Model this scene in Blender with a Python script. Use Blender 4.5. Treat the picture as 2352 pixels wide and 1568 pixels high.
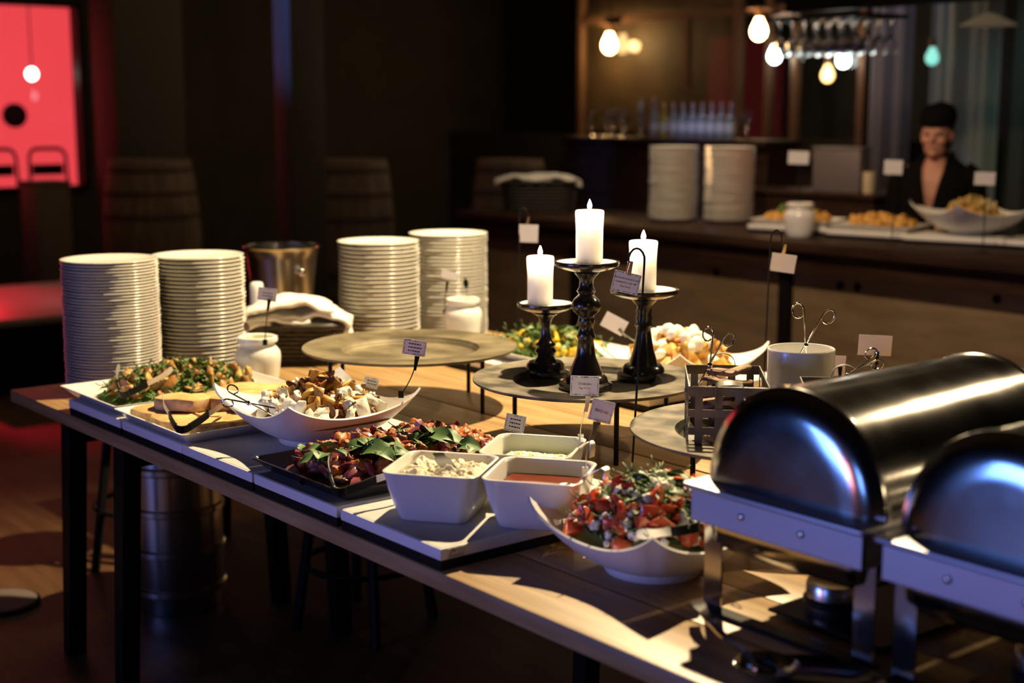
import bpy, bmesh, math, random
from mathutils import Vector, Matrix, Euler, noise
R = math.radians
scene = bpy.context.scene
for o in list(bpy.data.objects): bpy.data.objects.remove(o)
COL = scene.collection
rnd = random.Random(7)

# ------------------------------------------------------------------ camera
CAMZ = 1.55; PITCH = R(9.28); YAW = R(51.14); FPX = 3267.0
cd = bpy.data.cameras.new('camera'); cam = bpy.data.objects.new('camera', cd); COL.objects.link(cam)
cam.location = (0, 0, CAMZ); cam.rotation_euler = (math.pi/2 - PITCH, 0, YAW)
cd.sensor_width = 36; cd.lens = 36*FPX/2352; cd.clip_end = 60
cd.dof.use_dof = True; cd.dof.focus_distance = 3.02; cd.dof.aperture_fstop = 2.2; cd.dof.aperture_blades = 9
scene.camera = cam
RIGHT = Vector((math.cos(YAW), math.sin(YAW), 0)); FWD = Vector((-math.sin(YAW), math.cos(YAW), 0))
def ray(px, py):
    a = (px-1176)/FPX; b = (784-py)/FPX
    f = FWD*math.cos(PITCH) + Vector((0, 0, -math.sin(PITCH)))
    u = FWD*math.sin(PITCH) + Vector((0, 0, math.cos(PITCH)))
    return RIGHT*a + u*b + f
def at(px, py, d):                      # measured direction + distance -> place in the room
    return Vector((0, 0, CAMZ)) + ray(px, py)*d
def pl(px, py, z):                      # measured direction -> place on a level surface
    r = ray(px, py); return Vector((0, 0, CAMZ)) + r*((z-CAMZ)/r.z)
def wx(px, py, X):                      # measured direction -> place on the left wall plane
    r = ray(px, py); return Vector((0, 0, CAMZ)) + r*(X/r.x)
def wl(px, py, Y):                      # measured direction -> place on the back wall plane
    r = ray(px, py); return Vector((0, 0, CAMZ)) + r*(Y/r.y)

# ------------------------------------------------------------------ world and lights
w = bpy.data.worlds.new('world'); scene.world = w; w.use_nodes = True
bg = w.node_tree.nodes['Background']; bg.inputs[0].default_value = (0.9, 0.62, 0.34, 1); bg.inputs[1].default_value = 0.006
def lamp(name, kind, loc, energy, color, target=None, size=0.1, spot=None, blend=0.4):
    l = bpy.data.lights.new(name, kind); l.energy = energy; l.color = color
    if kind == 'AREA': l.size = size
    else: l.shadow_soft_size = size
    if spot: l.spot_size = R(spot); l.spot_blend = blend
    o = bpy.data.objects.new(name, l); COL.objects.link(o); o.location = loc
    if target is not None:
        o.rotation_euler = (Vector(target)-Vector(loc)).to_track_quat('-Z', 'Y').to_euler()
    return o
KEY = (-3.05, 3.15, 3.15)
lamp('warm_ceiling_spot', 'SPOT', KEY, 840, (1.0, 0.765, 0.44), (-2.5, 2.1, .76), .035, 104, .4)
lamp('warm_rear_spot', 'SPOT', (-1.35, 4.8, 3.15), 150, (1.0, 0.75, 0.44), (-1.6, 1.9, .8), .04, 60, .6)
lamp('warm_bar_spot', 'SPOT', (-5.7, 5.0, 3.1), 100, (1.0, 0.74, 0.45), (-5.5, 5.6, .9), .06, 88, .9)
lamp('warm_front_spot', 'SPOT', (-3.4, 3.2, 3.2), 260, (1.0, 0.70, 0.42), (-4.4, 5.4, .5), .08, 75, .9)
b_ = lamp('blue_stage_light', 'AREA', (-3.4, -3.0, .95), 12, (0.13, 0.29, 1.0), (-1.8, 1.5, .80), 1.2); b_.data.spread = R(80)
b_ = lamp('blue_stage_light', 'AREA', (-.95, -3.3, 1.15), 3.0, (0.15, 0.33, 1.0), (-1.5, 1.5, .85), .9); b_.data.spread = R(80)
v_ = lamp('violet_stage_light', 'AREA', (-2.6, -3.2, .80), 2.1, (1.0, 0.30, 0.26), (-2.2, 1.4, .74), .6); v_.data.spread = R(70)
lamp('blue_ceiling_light', 'SPOT', (-8.8, 1.4, 3.3), 300, (0.15, 0.28, 1.0), (-7.78, 4.3, 2.15), .1, 15, .6)
lamp('red_floor_spot', 'SPOT', (-11.7, 3.3, 2.4), 290, (1.0, 0.01, 0.035), pl(75, 695, .42), .12, 17, .5)
lamp('added_ambient_fill', 'AREA', (-7.5, 4.5, 3.55), 16, (1.0, 0.74, 0.44), (-7.5, 4.5, 0), 6)  # unseen overhead fill, added to lift the darkest parts of the hall
lamp('bottle_fill_light', 'POINT', wl(1580, 190, 6.6), 1.2, (0.85, 0.85, 1.0), None, .05)  # unseen fill point, added to brighten the bottles
lamp('teal_wall_light', 'SPOT', (-4.9, 7.6, 3.2), 16, (0.35, 0.95, 0.70), (-5.1, 8.7, 1.6), .1, 40, .9)
lamp('blue_wall_light', 'SPOT', (-6.3, 7.8, 3.2), 9, (0.45, 0.52, 1.0), (-6.25, 8.7, 2.1), .1, 45, .8)
lamp('amber_bar_light', 'POINT', (-4.95, 5.75, 1.50), 1.3, (1.0, 0.16, 0.06), None, .05)
lamp('floor_amber_light', 'SPOT', (-5.4, 3.9, 3.0), 34, (1.0, 0.45, 0.12), (-4.6, 2.4, 0), .2, 60, .8)
vs = scene.view_settings
vs.view_transform = 'Standard'; vs.look = 'None'; vs.exposure = 0; vs.gamma = 1; vs.use_curve_mapping = False

# ------------------------------------------------------------------ materials
def M(name, base, rough=.5, metal=0., var=0., scale=12., bump=0., bscale=None, coat=0., sss=0., emit=None, es=0., trans=0., ior=1.45, stretch=None, alt=None, rvar=0., detail=3.):
    m = bpy.data.materials.new(name); m.use_nodes = True
    nt = m.node_tree; b = nt.nodes['Principled BSDF']
    b.inputs['Base Color'].default_value = (*base, 1); b.inputs['Roughness'].default_value = rough
    b.inputs['Metallic'].default_value = metal; b.inputs['IOR'].default_value = ior
    if coat: b.inputs['Coat Weight'].default_value = coat; b.inputs['Coat Roughness'].default_value = .08
    if sss:
        b.inputs['Subsurface Weight'].default_value = sss; b.inputs['Subsurface Radius'].default_value = (.085, .080, .072); b.inputs['Subsurface Scale'].default_value = 1
    if trans: b.inputs['Transmission Weight'].default_value = trans
    if emit: b.inputs['Emission Color'].default_value = (*emit, 1); b.inputs['Emission Strength'].default_value = es
    if var or bump or alt or rvar:
        tc = nt.nodes.new('ShaderNodeTexCoord'); mp = nt.nodes.new('ShaderNodeMapping'); nt.links.new(tc.outputs['Object'], mp.inputs[0])
        oi = nt.nodes.new('ShaderNodeObjectInfo'); vm = nt.nodes.new('ShaderNodeVectorMath'); vm.operation = 'SCALE'
        cx = nt.nodes.new('ShaderNodeCombineXYZ')
        for k in range(3): nt.links.new(oi.outputs['Random'], cx.inputs[k])
        nt.links.new(cx.outputs[0], vm.inputs[0]); vm.inputs['Scale'].default_value = 9.
        nt.links.new(vm.outputs[0], mp.inputs['Location'])
        if stretch: mp.inputs['Scale'].default_value = stretch
        nz = nt.nodes.new('ShaderNodeTexNoise'); nz.inputs['Scale'].default_value = scale; nz.inputs['Detail'].default_value = detail
        nt.links.new(mp.outputs[0], nz.inputs['Vector'])
        if var or alt:
            cr = nt.nodes.new('ShaderNodeValToRGB'); nt.links.new(nz.outputs['Fac'], cr.inputs[0])
            a = alt if alt else tuple(min(1, c*(1+var)) for c in base)
            lo = base if alt else tuple(c*(1-var) for c in base)
            cr.color_ramp.elements[0].position = .35; cr.color_ramp.elements[1].position = .65
            cr.color_ramp.elements[0].color = (*lo, 1); cr.color_ramp.elements[1].color = (*a, 1)
            nt.links.new(cr.outputs[0], b.inputs['Base Color'])
        if rvar:
            mr = nt.nodes.new('ShaderNodeMapRange'); nt.links.new(nz.outputs['Fac'], mr.inputs[0])
            mr.inputs['To Min'].default_value = max(0, rough-rvar); mr.inputs['To Max'].default_value = rough+rvar
            nt.links.new(mr.outputs[0], b.inputs['Roughness'])
        if bump:
            n2 = nz
            if bscale:
                n2 = nt.nodes.new('ShaderNodeTexNoise'); n2.inputs['Scale'].default_value = bscale; n2.inputs['Detail'].default_value = 4
                nt.links.new(mp.outputs[0], n2.inputs['Vector'])
            bp = nt.nodes.new('ShaderNodeBump'); bp.inputs['Strength'].default_value = bump; bp.inputs['Distance'].default_value = .004
            nt.links.new(n2.outputs['Fac'], bp.inputs['Height']); nt.links.new(bp.outputs[0], b.inputs['Normal'])
    return m
CER = M('white_ceramic', (.80, .79, .76), .18, coat=.3)
MEL = M('white_melamine', (.80, .79, .77), .28, bump=.12, bscale=None, scale=3, stretch=(1, 1, 60))
PLATEM = M('plate_porcelain', (.78, .76, .70), .2, coat=.3)
WOOD = M('table_oak', (.30, .180, .072), .42, alt=(.46, .30, .138), scale=1.6, stretch=(2.0, 26, 26), bump=.12, detail=5)
FLOORW = M('floor_oak', (.075, .034, .014), .5, alt=(.12, .06, .025), scale=1.4, stretch=(1.6, 18, 18), detail=4)
BLACKM = M('black_iron', (.012, .011, .010), .45, metal=.3)
BLACKP = M('black_plastic', (.010, .010, .010), .4)
BLKGLOSS = M('black_melamine', (.010, .009, .009), .22)
CHROME = M('chrome', (.78, .77, .75), .12, metal=1.)
SATIN = M('satin_steel', (.82, .81, .79), .36, metal=.85)
STEEL = M('brushed_steel', (.62, .61, .59), .24, metal=1., rvar=.08, scale=5)
CHAFE = M('chafing_steel', (.50, .49, .47), .15, metal=1., rvar=.07, scale=9, bump=.10, bscale=5)
COOLTOP = M('cooling_plate_top', (.58, .57, .54), .62, var=.04, scale=30); COOLTOP.node_tree.nodes['Principled BSDF'].inputs['Specular IOR Level'].default_value = .2
CHAFB = M('brushed_chafing_frame', (.42, .41, .44), .46, metal=1., rvar=.06, scale=12)
COOLSIDE = M('cooling_plate_side', (.80, .79, .78), .4)
TRAYMET = M('hammered_tray_metal', (.10, .08, .045), .55, metal=.3, alt=(.23, .195, .12), scale=9, bump=.25, bscale=26, rvar=.1)
TRAYMET2 = M('grey_tray_metal', (.028, .025, .018), .55, metal=.35, alt=(.17, .145, .105), scale=16, bump=.25, bscale=30, rvar=.1)
GALV = M('galvanised_steel', (.17, .165, .155), .45, metal=.75, var=.25, scale=14, bump=.05)
CANDLEW = M('black_turned_wood', (.020, .016, .013), .22, var=.4, scale=6, coat=.4)
WAX = M('candle_wax', (.97, .95, .91), .45, sss=1.)
FLAME = M('candle_flame', (1, .8, .45), .5, emit=(1.0, .80, .52), es=420)
CARD = M('card_paper', (.74, .72, .74), .6)
INK = M('card_ink', (.02, .02, .025), .6)
REDINK = M('red_card_ink', (.5, .05, .04), .6)
WICKER = M('dark_wicker', (.030, .024, .017), .5, var=.4, scale=40)
NAPKIN = M('white_napkin', (.82, .80, .74), .75, bump=.1, scale=60)
BULBM = M('warm_bulb', (1, .8, .5), .3, emit=(1.0, .62, .26), es=34)
BULBW = M('white_bulb', (1, .95, .85), .3, emit=(.86, .95, .88), es=14)
BULBA = M('amber_bulb', (1, .6, .2), .3, emit=(1.0, .55, .20), es=5)
BULBT = M('teal_bulb', (.3, .8, .7), .3, emit=(.25, .75, .62), es=1.2)
GLASS = M('clear_glass', (.95, .97, .98), .03, trans=1.)
BLUEGL = M('bottle_blue_glass', (.62, .72, .86), .08, trans=.75)
YELGL = M('bottle_yellow_glass', (.75, .62, .12), .08, trans=.6)
COPPER = M('copper_frame', (.20, .115, .07), .5, metal=.3)
DARKWALL = M('dark_wall_paint', (.05, .04, .028), .7, var=.15, scale=3)
PANELW = M('counter_panel_board', (.20, .145, .085), .55, var=.15, scale=4, stretch=(1, 1, 5))
COUNTERW = M('counter_dark_wood', (.032, .017, .012), .5, var=.3, scale=3, stretch=(1, 10, 10))
COLM = M('column_grey_paint', (.085, .078, .06), .6)
BARRELW = M('barrel_oak', (.20, .15, .11), .6, alt=(.30, .23, .17), scale=3, stretch=(8, 8, 1))
REDEMIT = M('red_backlit_wall', (.5, .01, .02), .6, emit=(1.0, .07, .085), es=1.1)
REDDISC = M('dark_red_disc', (.05, .0, .002), .6)
SKIN = M('skin', (.55, .27, .18), .5)
CLOTH = M('black_cloth', (.008, .007, .006), .9)
for _m in (CLOTH, BLACKM, BLACKP, COUNTERW): _m.node_tree.nodes['Principled BSDF'].inputs['Specular IOR Level'].default_value = .15
CLOTH.node_tree.nodes['Principled BSDF'].inputs['Specular IOR Level'].default_value = 0
EYE = M('dark_eye', (.02, .015, .01), .2)

def pane_mat():
    m = bpy.data.materials.new('window_pane'); m.use_nodes = True; nt = m.node_tree; nt.nodes.clear()
    o = nt.nodes.new('ShaderNodeOutputMaterial'); mx = nt.nodes.new('ShaderNodeMixShader'); t = nt.nodes.new('ShaderNodeBsdfTransparent')
    g = nt.nodes.new('ShaderNodeBsdfGlossy'); g.inputs['Roughness'].default_value = .04; mx.inputs[0].default_value = .025
    t.inputs[0].default_value = (.88, .9, .9, 1)
    nt.links.new(t.outputs[0], mx.inputs[1]); nt.links.new(g.outputs[0], mx.inputs[2]); nt.links.new(mx.outputs[0], o.inputs[0])
    return m
PANE = pane_mat()

# ------------------------------------------------------------------ mesh helpers
class MB:
    def __init__(s): s.v = []; s.f = []
    def add(s, vs, fs, mx=None):
        n = len(s.v)
        s.v += [tuple(mx @ Vector(v)) if mx else tuple(v) for v in vs]
        s.f += [tuple(i+n for i in f) for f in fs]; return s
    def box(s, c, d, mx=None):
        x, y, z = c; a, b, e = d[0]/2, d[1]/2, d[2]/2
        vs = [(x+i*a, y+j*b, z+k*e) for i in (-1, 1) for j in (-1, 1) for k in (-1, 1)]
        return s.add(vs, [(0, 1, 3, 2), (4, 6, 7, 5), (0, 4, 5, 1), (2, 3, 7, 6), (0, 2, 6, 4), (1, 5, 7, 3)], mx)
    def rbox(s, c, d, r=.003, seg=2, mx=None):
        bm = bmesh.new(); bmesh.ops.create_cube(bm, size=1, matrix=Matrix.Translation(c) @ Matrix.Diagonal((*d, 1)))
        bmesh.ops.bevel(bm, geom=bm.edges[:], offset=r, segments=seg, affect='EDGES', profile=.5)
        bm.verts.index_update(); vs = [v.co[:] for v in bm.verts]; fs = [tuple(v.index for v in f.verts) for f in bm.faces]; bm.free()
        return s.add(vs, fs, mx)
    def lathe(s, prof, n=32, mx=None):
        vs = []; fs = []; k = len(prof)
        for i in range(n):
            a = 2*math.pi*i/n
            for r, z in prof: vs.append((r*math.cos(a), r*math.sin(a), z))
        for i in range(n):
            j = (i+1) % n
            for p in range(k-1): fs.append((i*k+p, j*k+p, j*k+p+1, i*k+p+1))
        return s.add(vs, fs, mx)
    def tube(s, pts, r, n=8, mx=None, closed=False):
        P = [Vector(p) for p in pts]; m = len(P); rs = r if isinstance(r, (list, tuple)) else [r]*m
        vs = []; fs = []; up = None
        for i, p in enumerate(P):
            if closed: t = P[(i+1) % m]-P[i-1]
            else: t = P[min(i+1, m-1)]-P[max(i-1, 0)]
            t = t.normalized() if t.length > 1e-9 else Vector((0, 0, 1))
            if up is None: up = t.orthogonal().normalized()
            up = (up - t*up.dot(t)); up = up.normalized() if up.length > 1e-6 else t.orthogonal().normalized()
            b = t.cross(up)
            for k in range(n):
                a = 2*math.pi*k/n; vs.append(tuple(p + (up*math.cos(a)+b*math.sin(a))*rs[i]))
        for i in range(m if closed else m-1):
            j = (i+1) % m
            for k in range(n): fs.append((i*n+k, i*n+(k+1) % n, j*n+(k+1) % n, j*n+k))
        if not closed: fs.append(tuple(range(n))[::-1]); fs.append(tuple(range((m-1)*n, m*n)))
        return s.add(vs, fs, mx)
    def strip(s, pts, side, wd, th, mx=None):          # flat metal strip along pts; side = width direction
        P = [Vector(p) for p in pts]; sd = Vector(side).normalized(); vs = []; fs = []; m = len(P)
        ws = wd if isinstance(wd, (list, tuple)) else [wd]*m
        for i, p in enumerate(P):
            t = (P[min(i+1, m-1)]-P[max(i-1, 0)]).normalized(); nn = t.cross(sd).normalized()
            for a, b in ((-1, -1), (1, -1), (1, 1), (-1, 1)): vs.append(tuple(p + sd*(a*ws[i]/2) + nn*(b*th/2)))
        for i in range(m-1):
            for k in range(4): fs.append((i*4+k, i*4+(k+1) % 4, i*4+4+(k+1) % 4, i*4+4+k))
        fs.append((3, 2, 1, 0)); q = (m-1)*4; fs.append((q, q+1, q+2, q+3))
        return s.add(vs, fs, mx)
    def ball(s, c, r, seg=12, rings=8, mx=None):
        rx, ry, rz = r if isinstance(r, (tuple, list)) else (r, r, r)
        vs = [(c[0], c[1], c[2]-rz)]; fs = []
        for i in range(1, rings):
            t = -math.pi/2+math.pi*i/rings
            for k in range(seg):
                a = 2*math.pi*k/seg; vs.append((c[0]+rx*math.cos(t)*math.cos(a), c[1]+ry*math.cos(t)*math.sin(a), c[2]+rz*math.sin(t)))
        vs.append((c[0], c[1], c[2]+rz)); L = len(vs)-1
        for k in range(seg):
            fs.append((0, 1+(k+1) % seg, 1+k)); b = 1+(rings-2)*seg; fs.append((L, b+k, b+(k+1) % seg))
            for i in range(rings-2):
                q = 1+i*seg; fs.append((q+k, q+(k+1) % seg, q+seg+(k+1) % seg, q+seg+k))
        return s.add(vs, fs, mx)
    def loft(s, rings, cap=True, mx=None, closed=True):
        n = len(rings[0]); vs = [v for r in rings for v in r]; fs = []
        for i in range(len(rings)-1):
            for k in range(n if closed else n-1): fs.append((i*n+k, i*n+(k+1) % n, i*n+n+(k+1) % n, i*n+n+k))
        if cap and closed: fs.append(tuple(range(n))[::-1]); q = (len(rings)-1)*n; fs.append(tuple(range(q, q+n)))
        return s.add(vs, fs, mx)
    def prism(s, poly, z0, z1, mx=None):
        n = len(poly); vs = [(x, y, z0) for x, y in poly]+[(x, y, z1) for x, y in poly]
        fs = [tuple(range(n))[::-1], tuple(range(n, 2*n))]+[(i, (i+1) % n, n+(i+1) % n, n+i) for i in range(n)]
        return s.add(vs, fs, mx)
    def mesh(s, name, mat=None, sharp=38):
        me = bpy.data.meshes.new(name); me.from_pydata(s.v, [], s.f); me.update()
        bm = bmesh.new(); bm.from_mesh(me); bmesh.ops.recalc_face_normals(bm, faces=bm.faces[:]); bm.to_mesh(me); bm.free()
        me.polygons.foreach_set('use_smooth', [True]*len(me.polygons)); me.set_sharp_from_angle(angle=R(sharp))
        if mat: me.materials.append(mat)
        return me
def TR(x=0, y=0, z=0, rz=0, rx=0, ry=0, sc=1):
    return Matrix.Translation((x, y, z)) @ Euler((rx, ry, rz)).to_matrix().to_4x4() @ (Matrix.Scale(sc, 4) if not isinstance(sc, tuple) else Matrix.Diagonal((*sc, 1)))
def obj(name, mb, mat, parent=None, loc=(0, 0, 0), rot=(0, 0, 0), sharp=38):
    me = mb.mesh(name, mat, sharp) if isinstance(mb, MB) else mb
    o = bpy.data.objects.new(name, me); COL.objects.link(o); o.location = loc; o.rotation_euler = rot
    if parent is not None: o.parent = parent
    return o
def tag(o, label=None, cat=None, group=None, kind=None):
    if label: o['label'] = label
    if cat: o['category'] = cat
    if group: o['group'] = group
    if kind: o['kind'] = kind
    return o
def thing(name, label, cat, loc=(0, 0, 0), rz=0, group=None, rx=0, ry=0):
    o = bpy.data.objects.new(name, None); COL.objects.link(o); o.empty_display_size = .05
    o.location = loc; o.rotation_euler = (rx, ry, rz); return tag(o, label, cat, group)
def copy_tree(o, loc=None, rot=None, label=None, group=None, parent=None):
    c = o.copy(); COL.objects.link(c); c.parent = parent
    if loc is not None: c.location = loc
    if rot is not None: c.rotation_euler = rot
    if label: c['label'] = label
    if group: c['group'] = group
    for ch in list(o.children): copy_tree(ch, parent=c)
    return c
def struct(name, mb, mat, loc=(0, 0, 0), rot=(0, 0, 0), label=None):
    return tag(obj(name, mb, mat, None, loc, rot), label, None, None, 'structure')
def text_mesh(txt, size, mat, align='CENTER'):
    c = bpy.data.curves.new('lettering', 'FONT'); c.body = txt; c.size = size; c.align_x = align; c.align_y = 'CENTER'; c.resolution_u = 2
    t = bpy.data.objects.new('lettering_tmp', c); COL.objects.link(t)
    dg = bpy.context.evaluated_depsgraph_get(); me = bpy.data.meshes.new_from_object(t.evaluated_get(dg)); bpy.data.objects.remove(t)
    me.materials.clear(); me.materials.append(mat); me.name = 'lettering'; return me
def smooth_path(pts, n=6):
    P = [Vector(p) for p in pts]; out = []
    for i in range(len(P)-1):
        p0 = P[max(i-1, 0)]; p1 = P[i]; p2 = P[i+1]; p3 = P[min(i+2, len(P)-1)]
        for k in range(n):
            t = k/n; out.append(.5*((2*p1)+(p2-p0)*t+(2*p0-5*p1+4*p2-p3)*t*t+(3*p1-p0-3*p2+p3)*t**3))
    out.append(P[-1]); return out

# ------------------------------------------------------------------ the room
struct('floor', MB().box((-5.5, 2.5, -.05), (15, 17, .1)), FLOORW, label='dark oak floor of the dim dining hall')
struct('ceiling', MB().box((-5.5, 2.5, 3.65), (15, 17, .1)), DARKWALL)
struct('wall_back', MB().box((-5.5, 9.6, 1.8), (15, .1, 3.6)), DARKWALL)
struct('wall_right', MB().box((2.05, 2.5, 1.8), (.1, 17, 3.6)), DARKWALL)
struct('wall_front', MB().box((-5.5, -6.05, 1.8), (15, .1, 3.6)), DARKWALL)
# left wall with the opening into the red lit room
wlm = MB(); X0 = -12.05
y0, y1, zb, zt = 1.9, 4.92, .86, 2.44
wlm.box((X0, (y0-6)/2, 1.8), (.1, y0+6, 3.6)); wlm.box((X0, (y1+9.6)/2, 1.8), (.1, 9.6-y1, 3.6))
wlm.box((X0, (y0+y1)/2, zb/2), (.1, y1-y0, zb)); wlm.box((X0, (y0+y1)/2, (zt+3.6)/2), (.1, y1-y0, 3.6-zt))
struct('wall_left', wlm, DARKWALL)
wn = tag(bpy.data.objects.new('window_1', None), 'red glowing interior window in the dark left wall', None, None, 'structure'); COL.objects.link(wn); wn.location = (X0, 0, 0)
fr = MB()
for yy in (y0+.02, y1-.02): fr.box((.04, yy, (zb+zt)/2), (.14, .04, zt-zb))
for zz in (zb+.02, zt-.02): fr.box((.04, (y0+y1)/2, zz), (.14, y1-y0, .04))
obj('window_frame', fr, BLACKM, wn)
obj('pane', MB().box((.0, (y0+y1)/2, (zb+zt)/2), (.008, y1-y0-.08, zt-zb-.08)), PANE, wn)
struct('wall_far', MB().box((-13.3, 3.4, 1.7), (.06, 3.9, 3.4)), REDEMIT, label='backlit red wall of the room beyond the window')
d = wx(32, 265, -13.22); t = thing('wall_disc', 'dark round disc on the red wall beyond the window', 'disc', (-13.22, d.y, d.z))
obj('face', MB().lathe([(0, 0), (.10, 0), (.105, .01), (.10, .03), (0, .03)], 32, TR(ry=R(90))), REDDISC, t)
obj('rim', MB().lathe([(.10, -.005), (.112, 0), (.112, .034), (.10, .036), (.10, -.005)], 32, TR(ry=R(90))), REDDISC, t)
d = wx(73, 170, -12.7); t = thing('pendant_bulb', 'white bulb glowing in front of the red wall', 'light bulb', (d.x, d.y, d.z), group='light bulbs')
obj('bulb', MB().ball((0, 0, 0), (.05, .05, .055)), M('hot_white_bulb', (1, 1, .9), .3, emit=(1, .9, .8), es=12), t)
obj('cord', MB().tube([(0, 0, .05), (0, 0, 1.2)], .006, 6), BLACKM, t)
def cafe_chair(name, label, loc, rz):
    t = thing(name, label, 'chair', loc, rz, 'chairs behind the red window'); t.scale = (.84, .84, 1)
    obj('seat', MB().rbox((0, 0, .45), (.42, .42, .035), .01), BLACKM, t)
    for sx in (-1, 1):
        obj('leg', MB().tube([(sx*.19, -.19, 0), (sx*.185, -.18, .44)], .014), BLACKM, t)
        obj('leg', MB().tube([(sx*.19, .2, 0), (sx*.185, .185, .44)], .014), BLACKM, t)
    obj('back_frame', MB().tube(smooth_path([(-.19, .19, .44), (-.20, .22, .75), (-.17, .235, .9), (0, .24, .92), (.17, .235, .9), (.20, .22, .75), (.19, .19, .44)], 5), .018), BLACKM, t)
    obj('backrest', MB().box((0, .235, .73), (.34, .015, .10)), BLACKM, t)
c1 = wx(18, 380, -12.75); c2 = wx(124, 380, -12.75)
cafe_chair('cafe_chair', 'chair silhouette behind red window, left one by the frame', (c1.x, c1.y, .27), R(95))
cafe_chair('cafe_chair', 'chair silhouette behind red window, right one near the window edge', (c2.x, c2.y, .27), R(85))
struct('floor_far', MB().box((-12.75, 3.4, .22), (1.2, 3.6, .1)), FLOORW)
bx = at(104, 445, 11.3); t = thing('stacked_box', 'dull grey box standing below the red window', 'box', (bx.x, bx.y, 0), R(4))
obj('body', MB().rbox((0, 0, (bx.z+.08)/2), (.30, .28, bx.z+.08), .01), M('grey_board', (.26, .23, .20), .7, var=.1), t)
obj('lid', MB().rbox((0, 0, bx.z+.09), (.32, .30, .03), .008), M('grey_board_lid', (.28, .25, .22), .7), t)
# low platform whose top catches the red light
plt_l = pl(-60, 700, .42); plt_r = pl(330, 690, .42)
t = thing('low_platform', 'low black platform with a red lit top by the wall', 'platform', (0, 0, 0))
pa = pl(52, 730, .42); 
obj('body', MB().box((pa.x-.75, pa.y+.55, .19), (1.5, 1.5, .38)), BLACKM, t)
obj('top_board', MB().rbox((pa.x-.75, pa.y+.55, .40), (1.54, 1.54, .04), .006), M('platform_top', (.5, .42, .4), .35), t)
# columns
cc = at(690, 300, 8.8)
t = struct('column_1', MB().rbox((0, 0, 1.8), (.21, .24, 3.6), .012), COLM, (cc.x, cc.y, 0), label='square grey pillar with a blue lit edge')
cc = at(322, 300, 11.0)
struct('column_2', MB().rbox((0, 0, 1.8), (.45, .55, 3.6), .012), COLM, (cc.x, cc.y, 0), label='wide dim pillar behind the plate stacks')
cc = at(560, 300, 11.6)
struct('door_1', MB().rbox((0, 0, 1.2), (.06, 1.0, 2.4), .01), DARKWALL, (-11.95, cc.y, 0), label='closed dark door in the left wall')

# ------------------------------------------------------------------ the buffet tables
TZ = .76
def table(label, xa, xb, ya, yb, n, legs):
    t = thing('buffet_table', label, 'table', ((xa+xb)/2, (ya+yb)/2, 0), group='buffet tables')
    wd = (yb-ya)/n; L = xb-xa
    pm = MB().rbox((0, 0, 0), (L, wd-.0022, .034), .0028, 2).mesh('plank', WOOD)
    for i in range(n): obj('plank', pm, None, t, (0, -(yb-ya)/2+wd*(i+.5), TZ-.017))
    ap = MB()
    obj('apron', ap.box((0, 0, TZ-.059), (L-.5, yb-ya-.36, .05)), BLACKM, t)
    for lx in legs:
        x = lx-(xa+xb)/2; tr = obj('trestle', MB().box((x, 0, TZ-.115), (.06, yb-ya-.2, .05)), BLACKM, t)
        for s in (-1, 1):
            yy = s*((yb-ya)/2-.09)
            obj('leg', MB().strip([(x, yy-s*.03, TZ-.09), (x, yy, .0)], (1, 0, 0), [.065, .045], .05), BLACKM, t)
    return t
table('front oak plank table carrying the salads and silver chafing dishes', -4.0, -.35, 1.3825, 2.24, 5, (-3.84, -3.48, -.8))
table('rear oak plank table behind the round metal stands', -4.9, -.35, 2.246, 3.12, 5, (-4.6, -2.6, -.8))

# cooling plates
def cooling_plate():
    t = thing('cooling_plate', 'x', 'cooling plate', (0, 0, 0), group='cooling plates on the buffet tables')
    obj('base', MB().box((0, 0, .0090), (.321, .526, .018)), BLACKP, t)
    b = obj('slab', MB().rbox((0, 0, .0290), (.325, .53, .022), .0030, 2), COOLSIDE, t)
    obj('top_surface', MB().rbox((0, 0, .0398), (.317, .522, .0016), .0006, 1), COOLTOP, t)
    return t
proto = None
fp = [(-3.412, 1.652, 'cooling plate under the herby potato platter at the table end'), (-3.078, 1.653, 'cooling plate under the golden flatbread platter'),
      (-2.752, 1.653, 'cooling plate under the roasted vegetable and feta bowl'), (-2.419, 1.653, 'cooling plate under the black tray of roasted onion'),
      (-2.0815, 1.653, 'cooling plate with a logo sticker under the three dip bowls'),
      (-3.455, 2.842, 'rear cooling plate under the yellow salad platter, end of the rear row'), (-3.121, 2.842, 'rear cooling plate beneath the yellow and green salad'),
      (-2.787, 2.842, 'rear cooling plate under the white bowl of egg salad')]
for i, (x, y, lb) in enumerate(fp):
    if i == 0: proto = cooling_plate(); o = proto; o.location = (x, y, TZ); o['label'] = lb
    else: o = copy_tree(proto, (x, y, TZ), label=lb)
    if i == 4:
        s = obj('sticker', MB().box((.1631, -.232, .0287), (.0008, .038, .018)), M('sticker_paper', (.62, .60, .58), .5), o)
        tm = text_mesh('Icecaterer', .0072, M('sticker_ink', (.05, .045, .12), .5))
        obj('lettering', tm, None, s, (.1637, -.2305, .0250), (R(90), 0, R(90)))
        pk = [(-.247, .0215), (-.2435, .0315), (-.2395, .0355), (-.2345, .0310)]
        obj('mountain_mark', MB().strip([(.1637, a, b) for a, b in pk], (1, 0, 0), .0006, .0009).strip([(.1637, -.247, .0215), (.1637, -.216, .0215)], (1, 0, 0), .0006, .0005)
            .strip([(.1637, -.2405, .0338), (.1637, -.2385, .0346), (.1637, -.2355, .0315)], (1, 0, 0), .0006, .0022), bpy.data.materials['sticker_ink'], s)

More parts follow.
